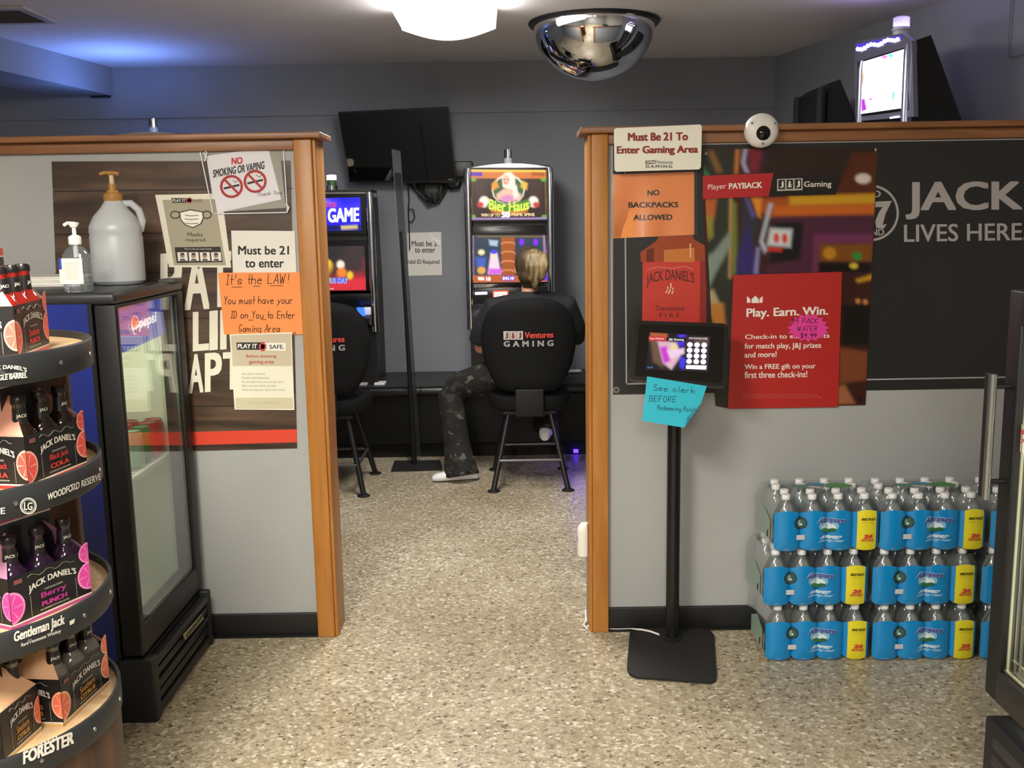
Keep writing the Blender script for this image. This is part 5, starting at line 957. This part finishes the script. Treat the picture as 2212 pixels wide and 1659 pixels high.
b.tube([(-.105, 5.67, .985), (-.165, 5.70, .86), (-.178, 5.74, .765), (-.11, 5.90, .84), (-.05, 6.01, .925)], .04, SKIN, 14, [.05, .046, .04, .034, .026]); hand(V((-.05, 6.01, .925)), (.3, .9, .18), (0, -.3, 1), 1)
b.tube([(.315, 5.67, .975), (.352, 5.72, .85), (.350, 5.80, .77), (.27, 5.92, .85), (.20, 6.01, .925)], .04, SKIN, 14, [.05, .046, .04, .034, .026]); hand(V((.20, 6.01, .925)), (-.4, .85, .18), (0, -.3, 1), -1)
for pts in ([(.02, 5.72, .59), (-.34, 5.84, .515), (-.32, 5.72, .09)], [(.19, 5.74, .60), (.22, 6.05, .60), (.20, 5.97, .24)]): b.tube(pts, .06, SKIN, 14, [.075, .055, .038])
body = remesh(b.build('person'), .0085, 3); tag(body, 'person seen from behind in black shirt and camouflage trousers seated at the slot machine', 'person')
b = MB(); b.loft([(.105, 5.69, .545, .175, .135), (.105, 5.685, .68, .160, .115), (.105, 5.675, .84, .175, .115), (.112, 5.668, .96, .200, .108), (.116, 5.665, 1.025, .175, .092), (.114, 5.665, 1.068, .105, .072), (.110, 5.665, 1.09, .066, .058)], SHIRT, 28, pw=2.3)
b.tube([(.02, 5.667, 1.015), (-.095, 5.67, .995), (-.160, 5.695, .88), (-.176, 5.725, .80)], .06, SHIRT, 16, [.065, .072, .066, .070]); b.tube([(.19, 5.667, 1.03), (.315, 5.67, 1.0), (.362, 5.715, .88), (.358, 5.76, .80)], .06, SHIRT, 16, [.065, .072, .066, .068])
remesh(b.build('shirt', body), .011, 4)
b = MB(); b.loft([(.105, 5.70, .535, .19, .17), (.105, 5.70, .58, .185, .165), (.105, 5.69, .66, .172, .13)], CAMO, 26)
b.tube([(.03, 5.72, .60), (-.16, 5.79, .575), (-.325, 5.84, .525), (-.365, 5.83, .46), (-.345, 5.77, .33), (-.325, 5.72, .18), (-.305, 5.67, .05), (-.300, 5.66, .022)], .1, CAMO, 20, [.105, .097, .080, .078, .072, .078, (.105, .10), (.118, .11)])
b.tube([(.17, 5.74, .60), (.21, 5.92, .61), (.225, 6.04, .60), (.222, 6.07, .54), (.21, 6.02, .38), (.20, 5.985, .27), (.20, 5.965, .225)], .09, CAMO, 18, [.105, .09, .078, .076, .07, .078, .085]); remesh(b.build('camouflage_trousers', body), .012, 3)
SHO = M('#e9e8ec', .5)
for base, d in ((V((-.30, 5.665, .004)), V((-.98, -.15, 0))), (V((.20, 5.965, .178)), V((.1, .98, 0)))):
    d.normalize(); sd = d.cross(V((0, 0, 1))); mb = MB(); rs = []
    for u, hw, hh in ((-.09, .020, .04), (-.075, .034, .075), (-.02, .038, .08), (.05, .042, .062), (.11, .044, .048), (.15, .036, .04), (.172, .016, .026)):
        rs.append([base+d*u+sd*(hw*math.copysign(abs(math.cos(a))**.7, math.cos(a)))+V((0, 0, hh*.5+hh*.5*math.copysign(abs(math.sin(a))**.7, math.sin(a)))) for a in [2*math.pi*j/16 for j in range(16)]])
    mb.rings(rs, SHO); mb.build('shoe', body)
for sx in (-1, 1):
    MB().ball(hd+V((sx*.029, .083, .012)), .012, .009, .007, M('#e8e4de', .3), 12).ball(hd+V((sx*.029, .0905, .012)), .005, .003, .005, M('#3a2a1e', .3), 10).build('eye', body)
    MB().tube([hd+V((sx*.016, .090, .030)), hd+V((sx*.03, .089, .034)), hd+V((sx*.045, .080, .030))], .003, M('#5a4026', .8), 6).build('eyebrow', body)
MB().tube([hd+V((-.018, .104, -.057)), hd+V((0, .108, -.055)), hd+V((.018, .104, -.057))], .004, M('#a5525a', .5), 8).build('lips', body)
HAIRD = mat_noise('tied_hair', '#2c2217', '#4d3d28', (26, 26, 3), 2, .5, .3); HAIRL = mat_noise('blond_ponytail', '#45361f', '#96825a', (30, 30, 3), 2, .45, .3, lo=.35, hi=.65)
b = MB(); b.ball(hd+V((0, -.014, .030)), .083, .094, .100, HAIRD, 26); b.ball(hd+V((0, -.045, -.03)), .068, .055, .065, HAIRD, 20); b.ball(hd+V((0, .03, .07)), .068, .066, .052, HAIRD, 20); b.ball(hd+V((0, -.03, -.085)), .045, .040, .045, HAIRD, 16)
remesh(b.build('hair', body), .008, 3)
b = MB(); rr = random.Random(5)
b.ball(hd+V((.030, -.088, .070)), .050, .040, .046, HAIRL, 18)
for k in range(9):
    ox = -.038+.0115*k; b.tube([hd+V((.028+ox*.3, -.075, .09)), hd+V((.034+ox*.9, -.125, .075)), hd+V((.034+ox*1.0, -.138, .02)), hd+V((.030+ox*.75, -.128, -.045)), hd+V((.026+ox*.35, -.112, -.10+abs(ox)*.9-rr.random()*.02))], .016, HAIRL, 9, [.016, .021, .020, .016, .006])
remesh(b.build('ponytail', body), .0065, 1)

# ------------------------------------------------------------------ ceiling things
t = thing('ceiling_light', 'glowing wraparound ceiling light over the gaming room', 'ceiling light', (-.28, 4.52, CZ))
LENS = E('#fff9f2', 17)
def wrap_light(t):
    n = 14; prof = [(-.235, 0), (-.225, -.09)]+[(-.225+.45*i/n, -.09-.05*math.sin(math.pi*i/n)) for i in range(1, n)]+[(.225, -.09), (.235, 0)]
    MB().prism([(x, -.60, z-.003) for x, z in prof], (0, 1.2, 0), LENS).build('lens', t)
    for y in (-.61, .60): MB().prism([(x*1.02, y, z*1.04) for x, z in prof], (0, .01, 0), E('#fff6e0', 2.0)).build('end_cap', t)
    return t
wrap_light(t)
for i, (x, y) in enumerate(((-.9, .9), (.1, -.9), (-1.0, -2.6))): dup(t, (x, y, CZ), 0, 'wraparound ceiling light over the shop floor behind the viewer', 'shop ceiling lights')
t = thing('mirror_dome', 'half round security mirror dome on the ceiling', 'mirror', (.462, 5.50, CZ)); MR = M('#f4f4f6', .02, 1.0)
pr = [(.318*math.cos(a), -.012-.285*math.sin(a)) for a in [math.radians(d) for d in range(0, 91, 6)]]; pr = [(max(r, .0), z) for r, z in pr]; pr[-1] = (.004, pr[-1][1]+.012)
MB().lathe(list(reversed(pr)), MR, 64).build('mirror_bowl', t); MB().lathe([(.305, 0), (.342, 0), (.346, -.008), (.340, -.018), (.318, -.020), (.305, -.012)], M('#17161a', .4), 64, cap=False).build('rim', t)
t = thing('air_vent', 'white framed air vent on the ceiling at the upper left', 'vent', (-2.42, 5.06, CZ))
f = MB()
for x0, x1, y0, y1 in ((-.19, .19, -.19, -.14), (-.19, .19, .14, .19), (-.19, -.14, -.14, .14), (.14, .19, -.14, .14)): f.box(x0, x1, y0, y1, -.014, 0, M('#a5a3a8', .5), .003)
f.build('frame', t); MB().box(-.14, .14, -.14, .14, -.003, -.0005, M('#0c0c0e', .9)).build('duct_opening', t)
for k in range(6): MB().prism([(-.14, -.13+k*.048, -.004), (-.14, -.105+k*.048, -.016), (-.14, -.103+k*.048, -.014), (-.14, -.128+k*.048, -.002)], (.28, 0, 0), M('#4a494c', .6)).build('slat', t)
a = at_y(213, 193, BY-.03); tag(MB().box(a.x-.05, a.x+.07, BY-.05, BY-.0165, 2.318, 2.326, M('#1b1b1f', .6)).box(a.x+.04, a.x+.07, BY-.05, BY-.0165, 2.326, 2.365, M('#1b1b1f', .6)).build('wall_bracket'), 'small dark bracket on the back wall at the end of the ceiling beam', 'bracket')
